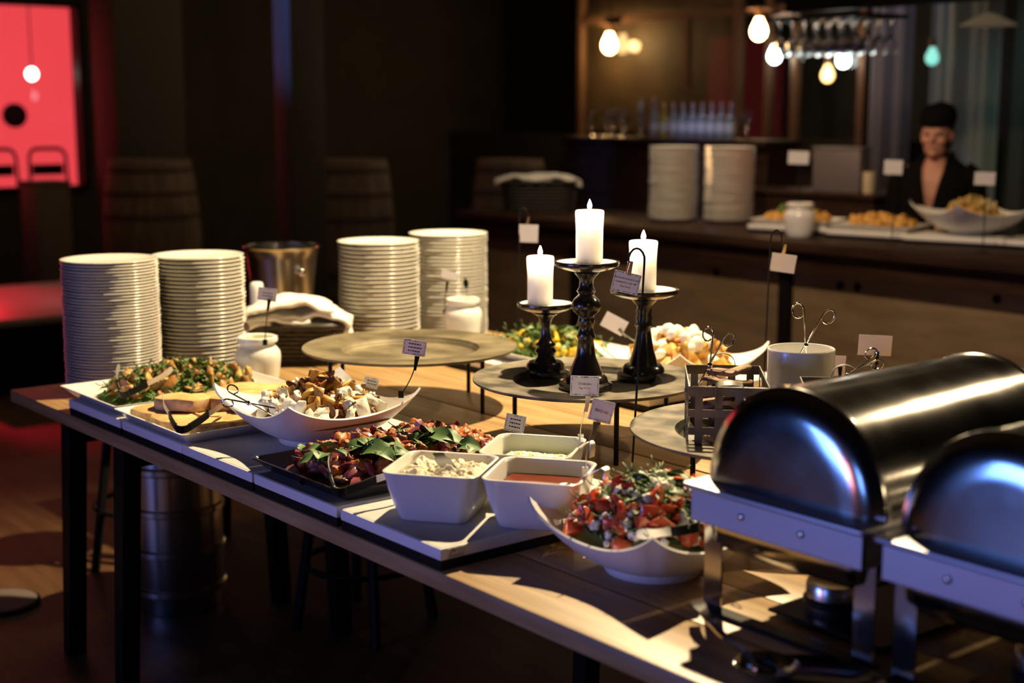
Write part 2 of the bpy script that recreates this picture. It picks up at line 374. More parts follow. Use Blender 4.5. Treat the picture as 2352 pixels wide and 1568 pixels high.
# ------------------------------------------------------------------ plate stacks
def plate_mesh(r):
    return MB().lathe([(0, .002), (r*.55, .002), (r*.58, 0), (r*.62, 0), (r*.64, .003), (r*.86, .009), (r*.955, .0165), (r*.993, .0186), (r, .0196), (r*.995, .0206), (r*.985, .0208), (r*.88, .0145), (r*.62, .0065), (0, .006)], 56).mesh('plate', PLATEM, 60)
PM = plate_mesh(.135)
def stack(x, y, z, n, h, lb, top, grp, jit=.0012, mesh=None):
    p = (h-.0208)/(n-1)
    for i in range(n):
        o = obj('dinner_plate', mesh or PM, None, None, (x+rnd.uniform(-jit, jit), y+rnd.uniform(-jit, jit), z+i*p), (0, 0, rnd.uniform(0, 6)))
        tag(o, top if i == n-1 else lb, 'plate', grp)
stack(-3.845, 1.632, TZ, 42, .373, 'white dinner plate within the leftmost tall stack at the table end', 'topmost white plate of the leftmost stack at the table end', 'plates in the leftmost stack')
stack(-3.862, 1.915, TZ, 31, .365, 'white dinner plate within the stack beside the napkin basket', 'topmost white plate of the stack beside the napkin basket', 'plates in the stack by the basket')
stack(-3.93, 2.60, TZ, 26, .362, 'white dinner plate within the near stack behind the empty round stand', 'topmost white plate of the near stack behind the empty round stand', 'plates in the near rear stack')
stack(-3.93, 2.885, TZ, 30, .373, 'white dinner plate within the rearmost stack behind the small white jar', 'topmost white plate of the rearmost stack behind the small white jar', 'plates in the rearmost table stack')

# ------------------------------------------------------------------ four cornered bowls
def wave_bowl(name, label, loc, half, zt, zs, foot, rz=0, group='white four cornered bowls'):
    t = thing(name, label, 'bowl', loc, rz, group)
    n = 128; rings_o = []; rings_i = []; S = 20
    def rimpt(a):
        c, s = math.cos(a), math.sin(a); p = 7.
        r = half/((abs(c)**p+abs(s)**p)**(1/p)); lo, hi = sorted((abs(c), abs(s))); k = (lo/hi)**2.2
        r *= (1+.09*k); z = zs+(zt-zs)*k
        return r, z
    for j in range(S+1):
        f = j/S; ro = []; ri = []
        for i in range(n):
            a = 2*math.pi*i/n; r1, z1 = rimpt(a)
            g = f**.80; r = foot*.9+(r1-foot*.9)*g; z = .014+(z1-.014)*f**1.45
            ro.append((r*math.cos(a), r*math.sin(a), z))
            th = .0055
            ri.append(((r-th*.8)*math.cos(a), (r-th*.8)*math.sin(a), z+th*(1-.6*f)))
        rings_o.append(ro); rings_i.append(ri)
    m = MB(); m.loft(rings_o+rings_i[::-1], True)
    obj('bowl_shell', m, MEL, t, sharp=60)
    obj('foot_ring', MB().lathe([(foot*.86, .0), (foot*.97, 0), (foot, .004), (foot*.98, .026), (foot*.8, .026), (foot*.86, .0)], 48), MEL, t)
    return t
wave_bowl('serving_bowl', 'white four cornered bowl of roasted vegetables and feta', (-2.765, 1.653, .80), .174, .126, .080, .088)
wave_bowl('serving_bowl', 'white four cornered bowl of tomato and rocket salad before the chafing dishes', (-1.700, 1.685, TZ), .158, .122, .072, .086)
wave_bowl('serving_bowl', 'white four cornered bowl of egg salad behind the candles', (-2.722, 2.785, .80), .176, .122, .066, .088)

# ------------------------------------------------------------------ platters
def platter(name, label, loc, wx, wy, mat, h=.028, lip=.03, rz=0, group=None):
    t = thing(name, label, 'platter', loc, rz, group)
    def rr(a, b, z, rad, n=4):
        out = []
        for cx, cy, s in ((a-rad, b-rad, 0), (-a+rad, b-rad, 90), (-a+rad, -b+rad, 180), (a-rad, -b+rad, 270)):
            for k in range(n+1): q = R(s+90*k/n); out.append((cx+rad*math.cos(q), cy+rad*math.sin(q), z))
        return out
    a, b = wx/2, wy/2
    prof = [(-lip*1.25, 0, .008), (-lip, .001, .008), (-.004, h-.004, .010), (0, h-.001, .010), (0, h+.001, .010), (-.005, h+.001, .009), (-lip*.9, .007, .008), (-lip*1.3, .005, .008)]
    obj('tray', MB().loft([rr(a+o, b+o, z, rd) for o, z, rd in prof], True), mat, t)
    return t
platter('white_platter', 'white rectangular platter of herby potato wedges at the table end', (-3.45, 1.635, .80), .355, .50, CER, group='white rectangular platters')
platter('white_platter', 'white rectangular platter of golden flatbread pieces', (-3.072, 1.625, .80), .375, .50, CER, group='white rectangular platters')
platter('black_tray', 'black tray of roasted red onion topped with spinach', (-2.43, 1.652, .80), .365, .51, BLKGLOSS)
platter('white_platter', 'white rectangular platter of yellow and green salad behind the candles', (-3.29, 2.80, .80), .50, .36, CER, group='white rectangular platters')

# ------------------------------------------------------------------ square dip bowls
def sq_ring(a, z, rad, n=6):
    out = []
    for cx, cy, s in ((a-rad, a-rad, 0), (-a+rad, a-rad, 90), (-a+rad, -a+rad, 180), (a-rad, -a+rad, 270)):
        for k in range(n+1): q = R(s+90*k/n); out.append((cx+rad*math.cos(q), cy+rad*math.sin(q), z))
    return out
def dip_bowl(label, loc, rz, fill_label, fill_name, fmat, fz, bumpy, seed):
    t = thing('dip_bowl', label, 'bowl', loc, rz, 'square white dip bowls')
    A = .092
    prof = [(.060, 0, .018), (.066, .003, .020), (.076, .030, .024), (.085, .062, .026), (A-.003, .088, .026), (A, .0935, .026), (A, .0955, .026), (A-.002, .0965, .025), (A-.006, .0955, .022), (A-.009, .088, .022), (.078, .06, .022), (.068, .03, .02), (.056, .010, .016)]
    obj('bowl_shell', MB().loft([sq_ring(a, z, r) for a, z, r in prof], True), CER, t, sharp=50)
    a = A-.0125-(.088-fz)*.28; n = 54; m = MB(); vs = []; fs = []
    for i in range(n):
        for j in range(n):
            x = -1+2*i/(n-1); y = -1+2*j/(n-1)
            # square to rounded square
            k = max(abs(x), abs(y)); lim = 1-.06*(abs(x*y))**3
            z = fz
            if bumpy:
                p = Vector((x*2.1+seed, y*2.1, 0)); q = Vector((x*6+seed, y*6, 3))
                z += (bumpy*noise.noise(p)+bumpy*.5*noise.noise(q)+bumpy*.32*noise.noise(q*2.3)+bumpy*.2*noise.noise(q*5)+bumpy*.7)*(1-k**6)
            vs.append((x*a*lim, y*a*lim, z))
    for i in range(n-1):
        for j in range(n-1): fs.append((i*n+j, i*n+n+j, i*n+n+j+1, i*n+j+1))
    f = obj(fill_name, m.add(vs, fs), fmat, None, loc, (0, 0, rz)); tag(f, fill_label, 'dip', None, 'stuff')
    return t
SALMON = M('fish_spread', (.62, .52, .36), .5, alt=(.76, .70, .56), scale=70, bump=.5, bscale=160)
GREEND = M('herb_cream', (.58, .66, .38), .35, alt=(.66, .72, .50), scale=25, bump=.2)
BBQ = M('barbecue_sauce', (.15, .022, .006), .3, var=.15, scale=40); BBQ.node_tree.nodes['Principled BSDF'].inputs['Specular IOR Level'].default_value = .12
dip_bowl('square white bowl of creamy fish spread, nearest the table edge', (-2.097, 1.521, .80), R(36.5), 'lumpy cream coloured fish spread in the nearest square bowl', 'fish_spread', SALMON, .079, .015, 2.)
dip_bowl('square white bowl of dark red sauce beside the tomato salad', (-1.944, 1.633, .80), R(36.5), 'smooth dark red sauce in the right square bowl', 'red_sauce', BBQ, .069, 0, 0.)
dip_bowl('square white bowl of pale green cream behind the other dips', (-2.104, 1.750, .80), R(36.5), 'pale green herb cream in the rear square bowl', 'herb_cream', GREEND, .061, .010, 5.)

# ------------------------------------------------------------------ round stands
def stand(label, loc, r, mat, legs, well=.62):
    t = thing('round_stand', label, 'stand', loc, 0, 'round metal tray stands'); h = .16
    obj('tray_disc', MB().lathe([(0, h-.022), (r*(well-.04), h-.022), (r*well, h-.018), (r*(well+.03), h-.003), (r*.985, h), (r, h+.002), (r, h-.003), (r*.98, h-.006), (r*(well+.02), h-.009), (r*(well-.02), h-.026), (0, h-.027)], 72), mat, t, sharp=50)
    for a in legs:
        x, y = .80*r*math.cos(R(a)), .80*r*math.sin(R(a))
        obj('leg', MB().tube([(x, y, 0), (x, y, h-.006)], .0058, 8), BLACKM, t)
    for a in legs:
        x, y = .80*r*math.cos(R(a)), .80*r*math.sin(R(a))
        obj('bracket', MB().box((0, 0, 0), (.03, .012, .016), TR(x*.95, y*.95, h-.016, rz=R(a))), BLACKM, t)
    return t
stand('empty round brass coloured tray stand before the plate stacks', (-3.112, 2.155, TZ), .288, TRAYMET, (200, 260, 20, 100))
stand('round grey metal tray stand carrying the three candles', (-2.474, 2.222, TZ), .272, TRAYMET2, (193, -24, 75, 130))
stand('round grey metal tray stand carrying the crispbread basket', (-1.829, 2.149, TZ), .290, TRAYMET2, (178, -60, 60, 120), .66)

# ------------------------------------------------------------------ candles
def candlestick(label, loc, H, rd, prof, rb):
    t = thing('candlestick', label, 'candlestick', loc, 0, 'black turned candlesticks')
    obj('base', MB().lathe([(0, 0), (rb, 0), (rb*1.02, .006), (rb, .014), (rb*.86, .018), (rb*.80, .030), (rb*.70, .036), (0, .036)], 40), CANDLEW, t)
    obj('stem', MB().lathe([(0, .034)]+[(r, .034+(H-.060)*f) for f, r in prof]+[(0, H-.024)], 36), CANDLEW, t, sharp=60)
    obj('dish', MB().lathe([(0, H-.026), (rd*.30, H-.026), (rd*.75, H-.018), (rd*.98, H-.010), (rd, H-.004), (rd*.99, H), (rd*.93, H+.001), (rd*.88, H-.003), (0, H-.003)], 48), CANDLEW, t)
    obj('candlelit_disc', MB().lathe([(0, H-.0028), (rd*.80, H-.0028), (rd*.90, H-.0005), (rd*.91, H-.003)], 40), M('candlelit_pale', (.75, .72, .66), .35), t)  # pale disc added: candle glow on the dish top put into its colour
    return t
p1 = [(0, .030), (.12, .020), (.22, .027), (.30, .021), (.36, .026), (.42, .018), (.5, .014), (.7, .011), (.86, .014), (.95, .022), (1, .034)]
p2 = [(0, .040), (.08, .034), (.18, .024), (.34, .018), (.38, .023), (.42, .018), (.48, .016), (.51, .021), (.55, .018), (.58, .018), (.62, .030), (.68, .036), (.74, .030), (.79, .018), (.82, .023), (.86, .017), (.93, .016), (1, .030)]
p3 = [(0, .036), (.1, .032), (.25, .025), (.5, .018), (.58, .018), (.61, .023), (.66, .018), (.72, .021), (.78, .018), (.82, .020), (.9, .017), (1, .032)]
def candle(label, loc, r, h):
    t = thing('pillar_candle', label, 'candle', loc, 0, 'lit white pillar candles')
    m = MB().lathe([(0, 0), (r*.93, 0), (r*.96, .002), (r*.97, h*.6), (r*1.02, h-.012), (r*1.03, h-.006), (r*.99, h-.001), (r*.9, h), (r*.72, h-.006), (r*.5, h-.010), (0, h-.011)], 36)
    obj('wax', m, WAX, t, sharp=60)
    obj('wick', MB().tube([(0, 0, h-.012), (.001, 0, h-.002), (.002, .001, h+.003)], .001, 6), BLACKM, t)
    obj('flame', MB().lathe([(0, h+.000), (.0035, h+.004), (.0052, h+.009), (.0040, h+.015), (.0016, h+.021), (0, h+.025)], 14), FLAME, t)
    l = bpy.data.lights.new('candle_light', 'POINT'); l.energy = 1.4; l.color = (1, .74, .48); l.shadow_soft_size = .008
    o = bpy.data.objects.new('candle_light', l); COL.objects.link(o); o.parent = t; o.location = (0, 0, h+.030)
b1 = pl(1253, 860, .90); b2 = pl(1345, 888, .902); b3 = pl(1477, 868, .90)
SZ = TZ+.16-.022
for bpt, H, rd, pr, rb, lb in ((b1, .182, .071, p1, .058, 'shortest black candlestick, left of the three'), (b2, .302, .077, p2, .062, 'tallest black candlestick, middle of the three'), (b3, .222, .084, p3, .063, 'broad dish black candlestick, right of the three')):
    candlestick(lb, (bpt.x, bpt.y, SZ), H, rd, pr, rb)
c = b1-RIGHT*.014; candle('lit white pillar candle on the shortest candlestick', (c.x, c.y, SZ+.182-.003), .0325, .118)
c = b2+RIGHT*.006; candle('lit white pillar candle on the tallest candlestick', (c.x, c.y, SZ+.302-.003), .0325, .122)
c = b3-RIGHT*.004; candle('lit white pillar candle on the broad dish candlestick behind a menu card', (c.x, c.y, SZ+.222-.003), .0335, .120)

# ------------------------------------------------------------------ menu cards and holders
def marks(wd, ht, seed):                       # printed leafy border of small dark flecks
    r = random.Random(seed); m = MB()
    def fl(x, z, l, a):
        m.box((0, 0, 0), (l, .0003, r.uniform(.0007, .0016)), TR(x, -.0007, z, ry=a))
    x = -wd/2+.004
    while x < wd/2-.004:
        for z in (ht/2-.0025, -ht/2+.0025):
            if r.random() < .8: fl(x, z+r.uniform(-.0006, .0006), r.uniform(.001, .0038), r.uniform(-.4, .4))
        x += r.uniform(.0028, .0052)
    z = -ht/2+.005
    while z < ht/2-.004:
        for x in (-wd/2+.0025, wd/2-.0025):
            if r.random() < .85: fl(x+r.uniform(-.0006, .0006), z, r.uniform(.0012, .0028), r.uniform(.5, 1.6))
        z += r.uniform(.003, .0052)
    return m
def card(label, px, py, d, wd, ht, roll, lines=None, tiltx=0, yaw=0, seed=1, blur_lines=0, border=True):
    p = at(px, py, d)
    t = thing('menu_card', label, 'card', p, YAW+R(yaw), 'menu cards', rx=R(tiltx), ry=R(roll))
    obj('paper', MB().box((0, 0, 0), (wd, .0008, ht)), CARD, t)
    if border: obj('printed_border', marks(wd, ht, seed), INK, t)
    if lines:
        n = len(lines)
        for i, (tx, sz, red) in enumerate(lines):
            o = obj('lettering', text_mesh(tx, sz, REDINK if red else INK), None, t, (0, -.0008, (n-1)*.0042-i*.0084), (R(90), 0, 0))
    if blur_lines:
        m = MB()
        for i in range(blur_lines):
            z = (blur_lines-1)*.004-i*.008; x = -wd*.27
            r = random.Random(seed*7+i)
            while x < wd*.27:
                l = r.uniform(.002, .006); m.box((x+l/2, -.0007, z), (l, .0003, .0026)); x += l+.0012
        obj('print_line', m, INK, t)
    return t
def clip(t, c, ang, mat=STEEL, L=.024, off=-.002):
    m = MB(); mx = TR(c[0], c[1], c[2], ry=ang)
    m.strip([(0, -.004+off, -L), (0, -.0028+off, -.3*L), (0, -.0012+off, .35*L)], (1, 0, 0), [.006, .008, .011], .001, mx)
    m.strip([(0, .006+off, -L*.8), (0, .003+off, -.3*L), (0, .0022+off, .35*L)], (1, 0, 0), [.006, .008, .011], .001, mx)
    m.tube([(-.004, .001+off, -.25*L), (.004, .001+off, -.25*L)], .002, 8, mx)
    return obj('clip', m, mat, t)
def wire_holder(name, label, pts_px, d, cardp, ang, mat=STEEL, r=.0014):
    P = [at(x, y, dd) for x, y, dd in pts_px]; b = P[0]
    t = thing(name, label, 'card holder', b, YAW, 'card holders')
    inv = Matrix.Rotation(-YAW, 4, 'Z')
    loc = [inv @ (p-b) for p in P]
    obj('wire', MB().tube(smooth_path(loc, 5), r, 6), mat, t)
    obj('foot_clip', MB().box((0, 0, 0), (.012, .008, .016), TR(*loc[0])).tube([tuple(loc[0]-Vector((0, .006, .004))), tuple(loc[0]+Vector((0, .006, -.004)))], .002, 6), mat, t)
    c = inv @ (at(*cardp)-b)
    clip(t, c, ang, mat)
    return t
D3 = 2.86
card('menu card reading Örtkräm clipped above the green cream bowl', 1343, 886, D3, .058, .041, 1.5, [('Örtkräm', .0075, 0), ('Ägg, Senap', .0055, 1)], seed=3)
wire_holder('clip_holder', 'steel clip wire on the rear dip bowl rim', [(1334, 1006, D3+.02), (1334, 985, D3+.01), (1342, 945, D3), (1349, 922, D3)], D3, (1350, 918, D3-.002), R(8))
D2 = 2.62
card('menu card reading BBQ-sås clipped above the red sauce bowl', 1382, 944, D2, .043, .041, 15, [('BBQ-sås', .0075, 0)], seed=4)
wire_holder('clip_holder', 'steel clip wire on the red sauce bowl rim', [(1344, 1082, D2+.01), (1346, 1060, D2), (1352, 1020, D2), (1362, 988, D2)], D2, (1367, 978, D2-.002), R(12))
card('purple tinted menu card standing over the feta bowl', 952, 798, 3.2, .052, .035, 9, seed=5, blur_lines=3)
wire_holder('clip_holder', 'thin clip wire on the feta bowl corner', [(921, 905, 3.23), (930, 893, 3.23), (945, 865, 3.21), (954, 838, 3.2)], 3.2, (957, 826, 3.198), R(10), BLACKM)
card('small menu card leaning behind the rear dip bowl', 1183, 972, 3.02, .043, .037, 12, seed=6, blur_lines=3, tiltx=-20)
card('menu card above the white jar by the plate stacks', 614, 676, 3.95, .052, .036, 8, seed=7, blur_lines=2)
wire_holder('clip_holder', 'clip wire standing in the jar by the plate stacks', [(609, 786, 4.0), (610, 760, 3.98), (614, 715, 3.95), (617, 700, 3.95)], 3.95, (618, 694, 3.947), R(10), BLACKM)
card('tiny menu card peeking out behind the feta bowl corner', 852, 878, 3.5, .036, .026, 14, seed=8, blur_lines=2, tiltx=-25)
card('tilted blank card beside the egg salad bowl', 1411, 743, 3.98, .068, .044, 28, seed=9, border=False)
wire_holder('clip_holder', 'clip wire on the corner of the egg salad bowl', [(1462, 785, 3.92), (1450, 778, 3.94), (1436, 768, 3.96), (1428, 762, 3.97)], 3.97, (1426, 760, 3.975), R(-40))
card('pale pink card above the small white jar', 1034, 632, 4.62, .058, .028, 12, seed=10, border=False)
wire_holder('clip_holder', 'wire pick of the pale pink card', [(1022, 715, 4.66), (1022, 690, 4.64), (1024, 668, 4.62), (1026, 655, 4.62)], 4.62, (1027, 652, 4.615), R(6), BLACKM)
card('blank card hanging from the hooked rod near the counter', 1799, 604, 3.9, .068, .050, 8, seed=11, border=False)
card('blank card hanging from the hooked rod left of the candles', 1214, 536, 4.45, .060, .056, 2, seed=12, border=False)
card('menu card about warm smoked spread hanging from the nearest hooked rod', 1438, 649, 3.0, .058, .044, 13, [('Varmrökt laxröra med', .0060, 0), ('pepparrot och dill', .0060, 0), ('Ägg, Senap', .0052, 1)], seed=2)
card('blank white card on a post behind the chafing dishes', 2010, 793, 3.5, .082, .050, 2.5, seed=13, border=False)
card('small white card half hidden behind the white tong cup', 1925, 840, 3.45, .035, .05, 3, seed=14, border=False)
card('small pale card behind the chafing dish lid', 2195, 838, 3.2, .06, .03, 6, seed=15, border=False)
def card_post(lb, x, y, d):
    b = at(x, y, d); t = thing('card_post', lb, 'card holder', (b.x, b.y+.006, TZ), YAW, 'card holders'); h = b.z-TZ
    obj('post', MB().tube([(0, .004, 0), (0, .004, h)], .002, 6), BLACKM, t); obj('foot', MB().lathe([(0, 0), (.03, 0), (.028, .006), (0, .008)], 24), BLACKM, t)
    clip(t, (0, 0, h), 0, BLACKM)
card_post('short post of the card behind the white tong cup', 1925, 850, 3.45); card_post('short post of the card behind the chafing dish lid', 2195, 845, 3.2)
t = thing('card_post', 'thin post holding the blank card behind the chafing dishes', 'card holder', at(2010, 900, 3.5), YAW, 'card holders')
h = (at(2010, 812, 3.5)-at(2010, 900, 3.5)).z; zb_ = at(2010, 900, 3.5).z
obj('post', MB().tube([(0, .004, TZ-zb_), (0, .004, h)], .002, 6), BLACKM, t); clip(t, (0, 0, h), 0, BLACKM); obj('foot', MB().lathe([(0, 0), (.03, 0), (.028, .006), (0, .008)], 24, TR(0, .004, TZ-zb_)), BLACKM, t)
def hook_rod(label, base, top, tipc, hook_w, clipmat, red=False):
    t = thing('hook_rod', label, 'card holder', base, YAW, 'tall hooked rods')
    inv = Matrix.Rotation(-YAW, 4, 'Z'); T = inv @ (Vector(top)-Vector(base)); C = inv @ (Vector(tipc)-Vector(base))
    hw = hook_w
    pts = [(0, 0, .004), tuple(T*.5), tuple(T-Vector((0, 0, .03)))]
    arc = []
    sg = -1 if C.x < T.x else 1
    x0_, z0_ = T.x, T.z-.03
    for k in range(1, 9):
        a = math.pi*k/8; arc.append((x0_+sg*hw/2*(1-math.cos(a)), T.y, z0_+.030*math.sin(a)+(0 if k < 8 else 0)))
    end = (C.x, C.y+.002, C.z+.022)
    obj('rod', MB().tube([(0, 0, .004)]+[tuple(T*(k/6)*((T.z-.03)/T.z)) for k in range(1, 7)]+arc+[end], .0024, 8), BLACKM, t)
    obj('foot', MB().lathe([(0, 0), (.030, 0), (.031, .003), (.028, .006), (0, .007)], 28), BLACKM, t)
    k = clip(t, (C.x, C.y, C.z), R(180+12), clipmat)
    if red: obj('red_thread', MB().tube([(C.x-.007, C.y-.005, C.z-.002), (C.x-.005, C.y-.006, C.z+.010), (C.x-.003, C.y-.005, C.z+.020)], .0012, 6), M('red_thread', (.7, .05, .08), .5), k)
rb = pl(1450, 1106, TZ); hook_rod('nearest tall black hooked rod between the stands', rb, at(1482, 562+8, 3.02), at(1445, 625, 3.0), .036, STEEL, True)
rb = at(1754, 860, 3.9); rb.z = TZ; hook_rod('tall black hooked rod near the white tong cup', rb, at(1771, 527, 3.9), at(1799, 580, 3.9), .030, CHROME)
rb = at(1191, 760, 4.45); rb.z = .80; hook_rod('tall black hooked rod left of the candles', rb, at(1193, 478, 4.45), at(1211, 515, 4.45), .026, COPPER)

# ------------------------------------------------------------------ tongs and spoons
def spring_tongs(label, hinge, tip, spread, L=.24, grips=True, openz=.0, group='serving tongs'):
    h = Vector(hinge); tp = Vector(tip); dv = tp-h; L = dv.length
    rz = math.atan2(dv.y, dv.x); ry = -math.asin(dv.z/L)
    t = thing('serving_tongs', label, 'tongs', h, rz, group, ry=ry)
    for s in (-1, 1):
        pts = [(0, 0, 0), (.004, s*.009, 0), (.012, s*.014, 0), (L*.35, s*(.016+spread*.16), 0), (L*.7, s*(.018+spread*.36), 0), (L, s*(.014+spread*.48), 0)]
        P = smooth_path(pts, 4)
        arm = obj('arm', MB().strip(P, (0, 0, 1), [.014]*(len(P)-5)+[.015, .017, .018, .016, .010], .0013), SATIN, t)
        if grips:
            G = smooth_path([(.010, s*.0148, 0), (L*.22, s*(.0165+spread*.10), 0), (L*.40, s*(.0172+spread*.19), 0)], 4)
            obj('grip', MB().strip(G, (0, 0, 1), .0165, .0045), BLACKP, arm)
    obj('spring_bend', MB().strip(smooth_path([(.014, .0145, 0), (.002, .0115, 0), (-.004, 0, 0), (.002, -.0115, 0), (.014, -.0145, 0)], 4), (0, 0, 1), .0165, .0035), BLACKP if grips else CHROME, t)
    return t
spring_tongs('chrome tongs with black grips on the roasted onion tray', pl(778, 1128, .842), pl(858, 1052, .868), .16)
spring_tongs('chrome tongs with black grips on the flatbread platter', pl(418, 985, .848), pl(455, 905, .885), .14)
spring_tongs('chrome tongs standing among the herby potatoes', pl(283, 905, .85), pl(335, 842, .90), .13)
spring_tongs('black gripped tongs resting in the tomato salad', pl(1600, 1208, .874), pl(1475, 1212, .862), .05)
def wire_tongs(label, pivot, yaw, tilt, openang, Lh=.085, Lt=.10, loop=.017, lay=0):
    t = thing('wire_tongs', label, 'tongs', pivot, yaw, 'wire pastry tongs', rx=R(lay), ry=R(tilt))
    for s in (-1, 1):
        a = R(openang)*s
        def P(l, o=0): return Vector((math.sin(a)*l+math.cos(a)*o, .0022*s, math.cos(a)*l-math.sin(a)*o))
        lp = [P(Lh+loop*.9+loop*1.0*math.sin(q), s*(loop*.75)*(1-math.cos(q))) for q in [R(v) for v in range(0, 340, 20)]]
        arm = obj('arm', MB().tube([P(-Lt), P(-Lt*.6), P(0), P(Lh*.5), P(Lh*.95)]+lp, .0019, 7), CHROME, t)
    obj('pivot_ball', MB().ball((0, -.003, 0), .006, 10, 6), CHROME, t)
wire_tongs('wire tongs standing in the white cup', at(1850, 793, 3.02), YAW, 12, 17, .062, .10, .016)
wire_tongs('wire tongs standing in the crispbread basket', at(1630, 838, 2.86), YAW, 16, 11, .050, .062, .014)
wire_tongs('wire tongs lying across the rear galvanised basket', at(1945, 862, 2.80), YAW, 58, 4, .052, .03, .012)
wire_tongs('wire tongs lying in the left corner of the feta bowl', at(572, 925, 3.14), YAW, -70, 9, .035, .06, .012)
def hook_spoon(name, label, pts, side, mat=SATIN, wd=.019, bowl=True):
    b = pts[0]; t = thing(name, label, 'spoon', b, 0, 'dip spoons'); loc = [p-b for p in pts]
    obj('handle', MB().strip(smooth_path(loc, 5), side, wd, .0016), mat, t)
    if bowl: obj('spoon_bowl', MB().ball((0, 0, -.004), (.022, .016, .006), 14, 8, TR(*loc[0], rz=YAW)), mat, t)
side = FWD*.75+RIGHT*.5
hook_spoon('dip_spoon', 'chrome hooked spoon resting in the green cream', [pl(1290, 1056, .862), at(1318, 1038, 2.80), at(1345, 1018, 2.78), at(1355, 1014, 2.775), at(1361, 1022, 2.77), at(1359, 1050, 2.765)], side)
hook_spoon('dip_spoon', 'chrome hooked spoon resting in the red sauce', [pl(1300, 1112, .868), at(1345, 1092, 2.56), at(1380, 1076, 2.54), at(1389, 1074, 2.54), at(1394, 1082, 2.53), at(1388, 1115, 2.53)], side)
hook_spoon('dip_spoon', 'flat steel spatula stuck in the fish spread', [pl(1046, 1096, .872), at(1036, 1082, 2.64), at(1012, 1050, 2.66), at(1006, 1040, 2.665)], RIGHT+FWD*.2, STEEL, [.034]*5+[.030]*5+[.022]*5+[.018], False)
# ladle on its rest, front right
t = thing('serving_ladle', 'steel serving ladle lying by the chafing dish foot', 'ladle', (-1.33, 1.50, TZ), 0)
hp = [Vector((.03, -.02, .022)), Vector((-.025, -.012, .030)), Vector((-.085, .015, .038)), Vector((-.13, .042, .040)), Vector((-.15, .06, .032))]
obj('handle', MB().strip(smooth_path(hp, 5), (.4, .85, .1), [.010]*4+[.012]*4+[.015]*4+[.020]*5+[.018]*4, .0035), CHROME, t)
obj('ladle_bowl', MB().lathe([(0, .0), (.024, .002), (.040, .010), (.046, .022), (.0445, .0225), (.038, .012), (.022, .004), (0, .003)], 32, TR(.075, -.03, 0)), CHROME, t)
t = thing('spoon_rest', 'black oval spoon rest beside the ladle', 'spoon rest', (-1.205, 1.515, TZ), R(35))
obj('dish', MB().lathe([(0, .003), (.05, .003), (.075, .012), (.085, .018), (.087, .0165), (.076, .009), (.05, 0), (0, 0)], 36, TR(sc=(1, .6, 1))), BLKGLOSS, t)

# ------------------------------------------------------------------ galvanised baskets and cup
def strip_basket(label, loc, rz, w, d, h, nv, flare=0.):
    t = thing('strip_basket', label, 'basket', loc, rz, 'galvanised strip baskets')
    a, b = w/2, d/2; th = .0012
    obj('bottom', MB().box((0, 0, .001), (w-.004, d-.004, .002)), GALV, t)
    def sq(z, o, hh, nm):
        m = MB()
        for s in (-1, 1):
            m.box((0, s*(b+o), z), (w+2*o, th, hh)); m.box((s*(a+o), 0, z), (th, d+2*o, hh))
        return obj(nm, m, GALV, t)
    sq(h-.006, flare, .016, 'rim_band'); sq(h*.62, flare*.6+.0008, .015, 'band'); sq(h*.34, flare*.3-.0008, .015, 'band'); sq(.008, 0, .016, 'band')
    obj('rim_wire', MB().tube([(-a-flare, -b-flare, h+.003), (a+flare, -b-flare, h+.003), (a+flare, b+flare, h+.003), (-a-flare, b+flare, h+.003)], .0022, 6, closed=True), GALV, t)
    for s in (-1, 1):
        for k in range(nv):
            x = -a+(k+.5)*w/nv; o = .0012*(-1)**k
            obj('upright_strip', MB().strip([(x, s*(b+o), 0), (x*(1+flare/a), s*(b+flare+o), h)], (1, 0, 0), .015, .0010), GALV, t)
        ny = max(3, round(nv*d/w))
        for k in range(ny):
            y = -b+(k+.5)*d/ny; o = .0012*(-1)**k
            obj('upright_strip', MB().strip([(s*(a+o), y, 0), (s*(a+flare+o), y*(1+flare/b), h)], (0, 1, 0), .015, .0010), GALV, t)
    for s in (-1, 1):
        P = [(-.026, s*(b+flare+.004), h-.03), (-.026, s*(b+flare+.005), h+.006), (-.018, s*(b+flare+.010), h+.022 if s > 0 else h+.012), (0, s*(b+flare+.013), h+.028 if s > 0 else h+.015), (.018, s*(b+flare+.010), h+.022 if s > 0 else h+.012), (.026, s*(b+flare+.005), h+.006), (.026, s*(b+flare+.004), h-.03)]
        Q = smooth_path(P, 4); obj('handle', MB().strip(Q, (0, 1, 0) if s > 0 else (0, 1, .5), .014, .0012), GALV, t)
    return t
strip_basket('galvanised woven strip basket full of crispbread', (-1.895, 2.072, SZ), R(46), .152, .235, .125, 4)
strip_basket('rear flared galvanised basket half hidden by the chafing dish', (-1.68, 2.19, SZ), R(44), .150, .20, .118, 6, .012)
t = thing('tong_cup', 'plain white ceramic cup holding wire tongs', 'cup', (-1.932, 2.345, SZ+.018))
obj('cup_body', MB().lathe([(0, 0), (.062, 0), (.066, .004), (.0695, .02), (.071, .13), (.0705, .133), (.067, .133), (.066, .12), (.064, .01), (0, .008)], 48), CER, t)
obj('glaze_rim', MB().lathe([(.0665, .131), (.0690, .1345), (.0712, .131), (.069, .129)], 48), CER, t)

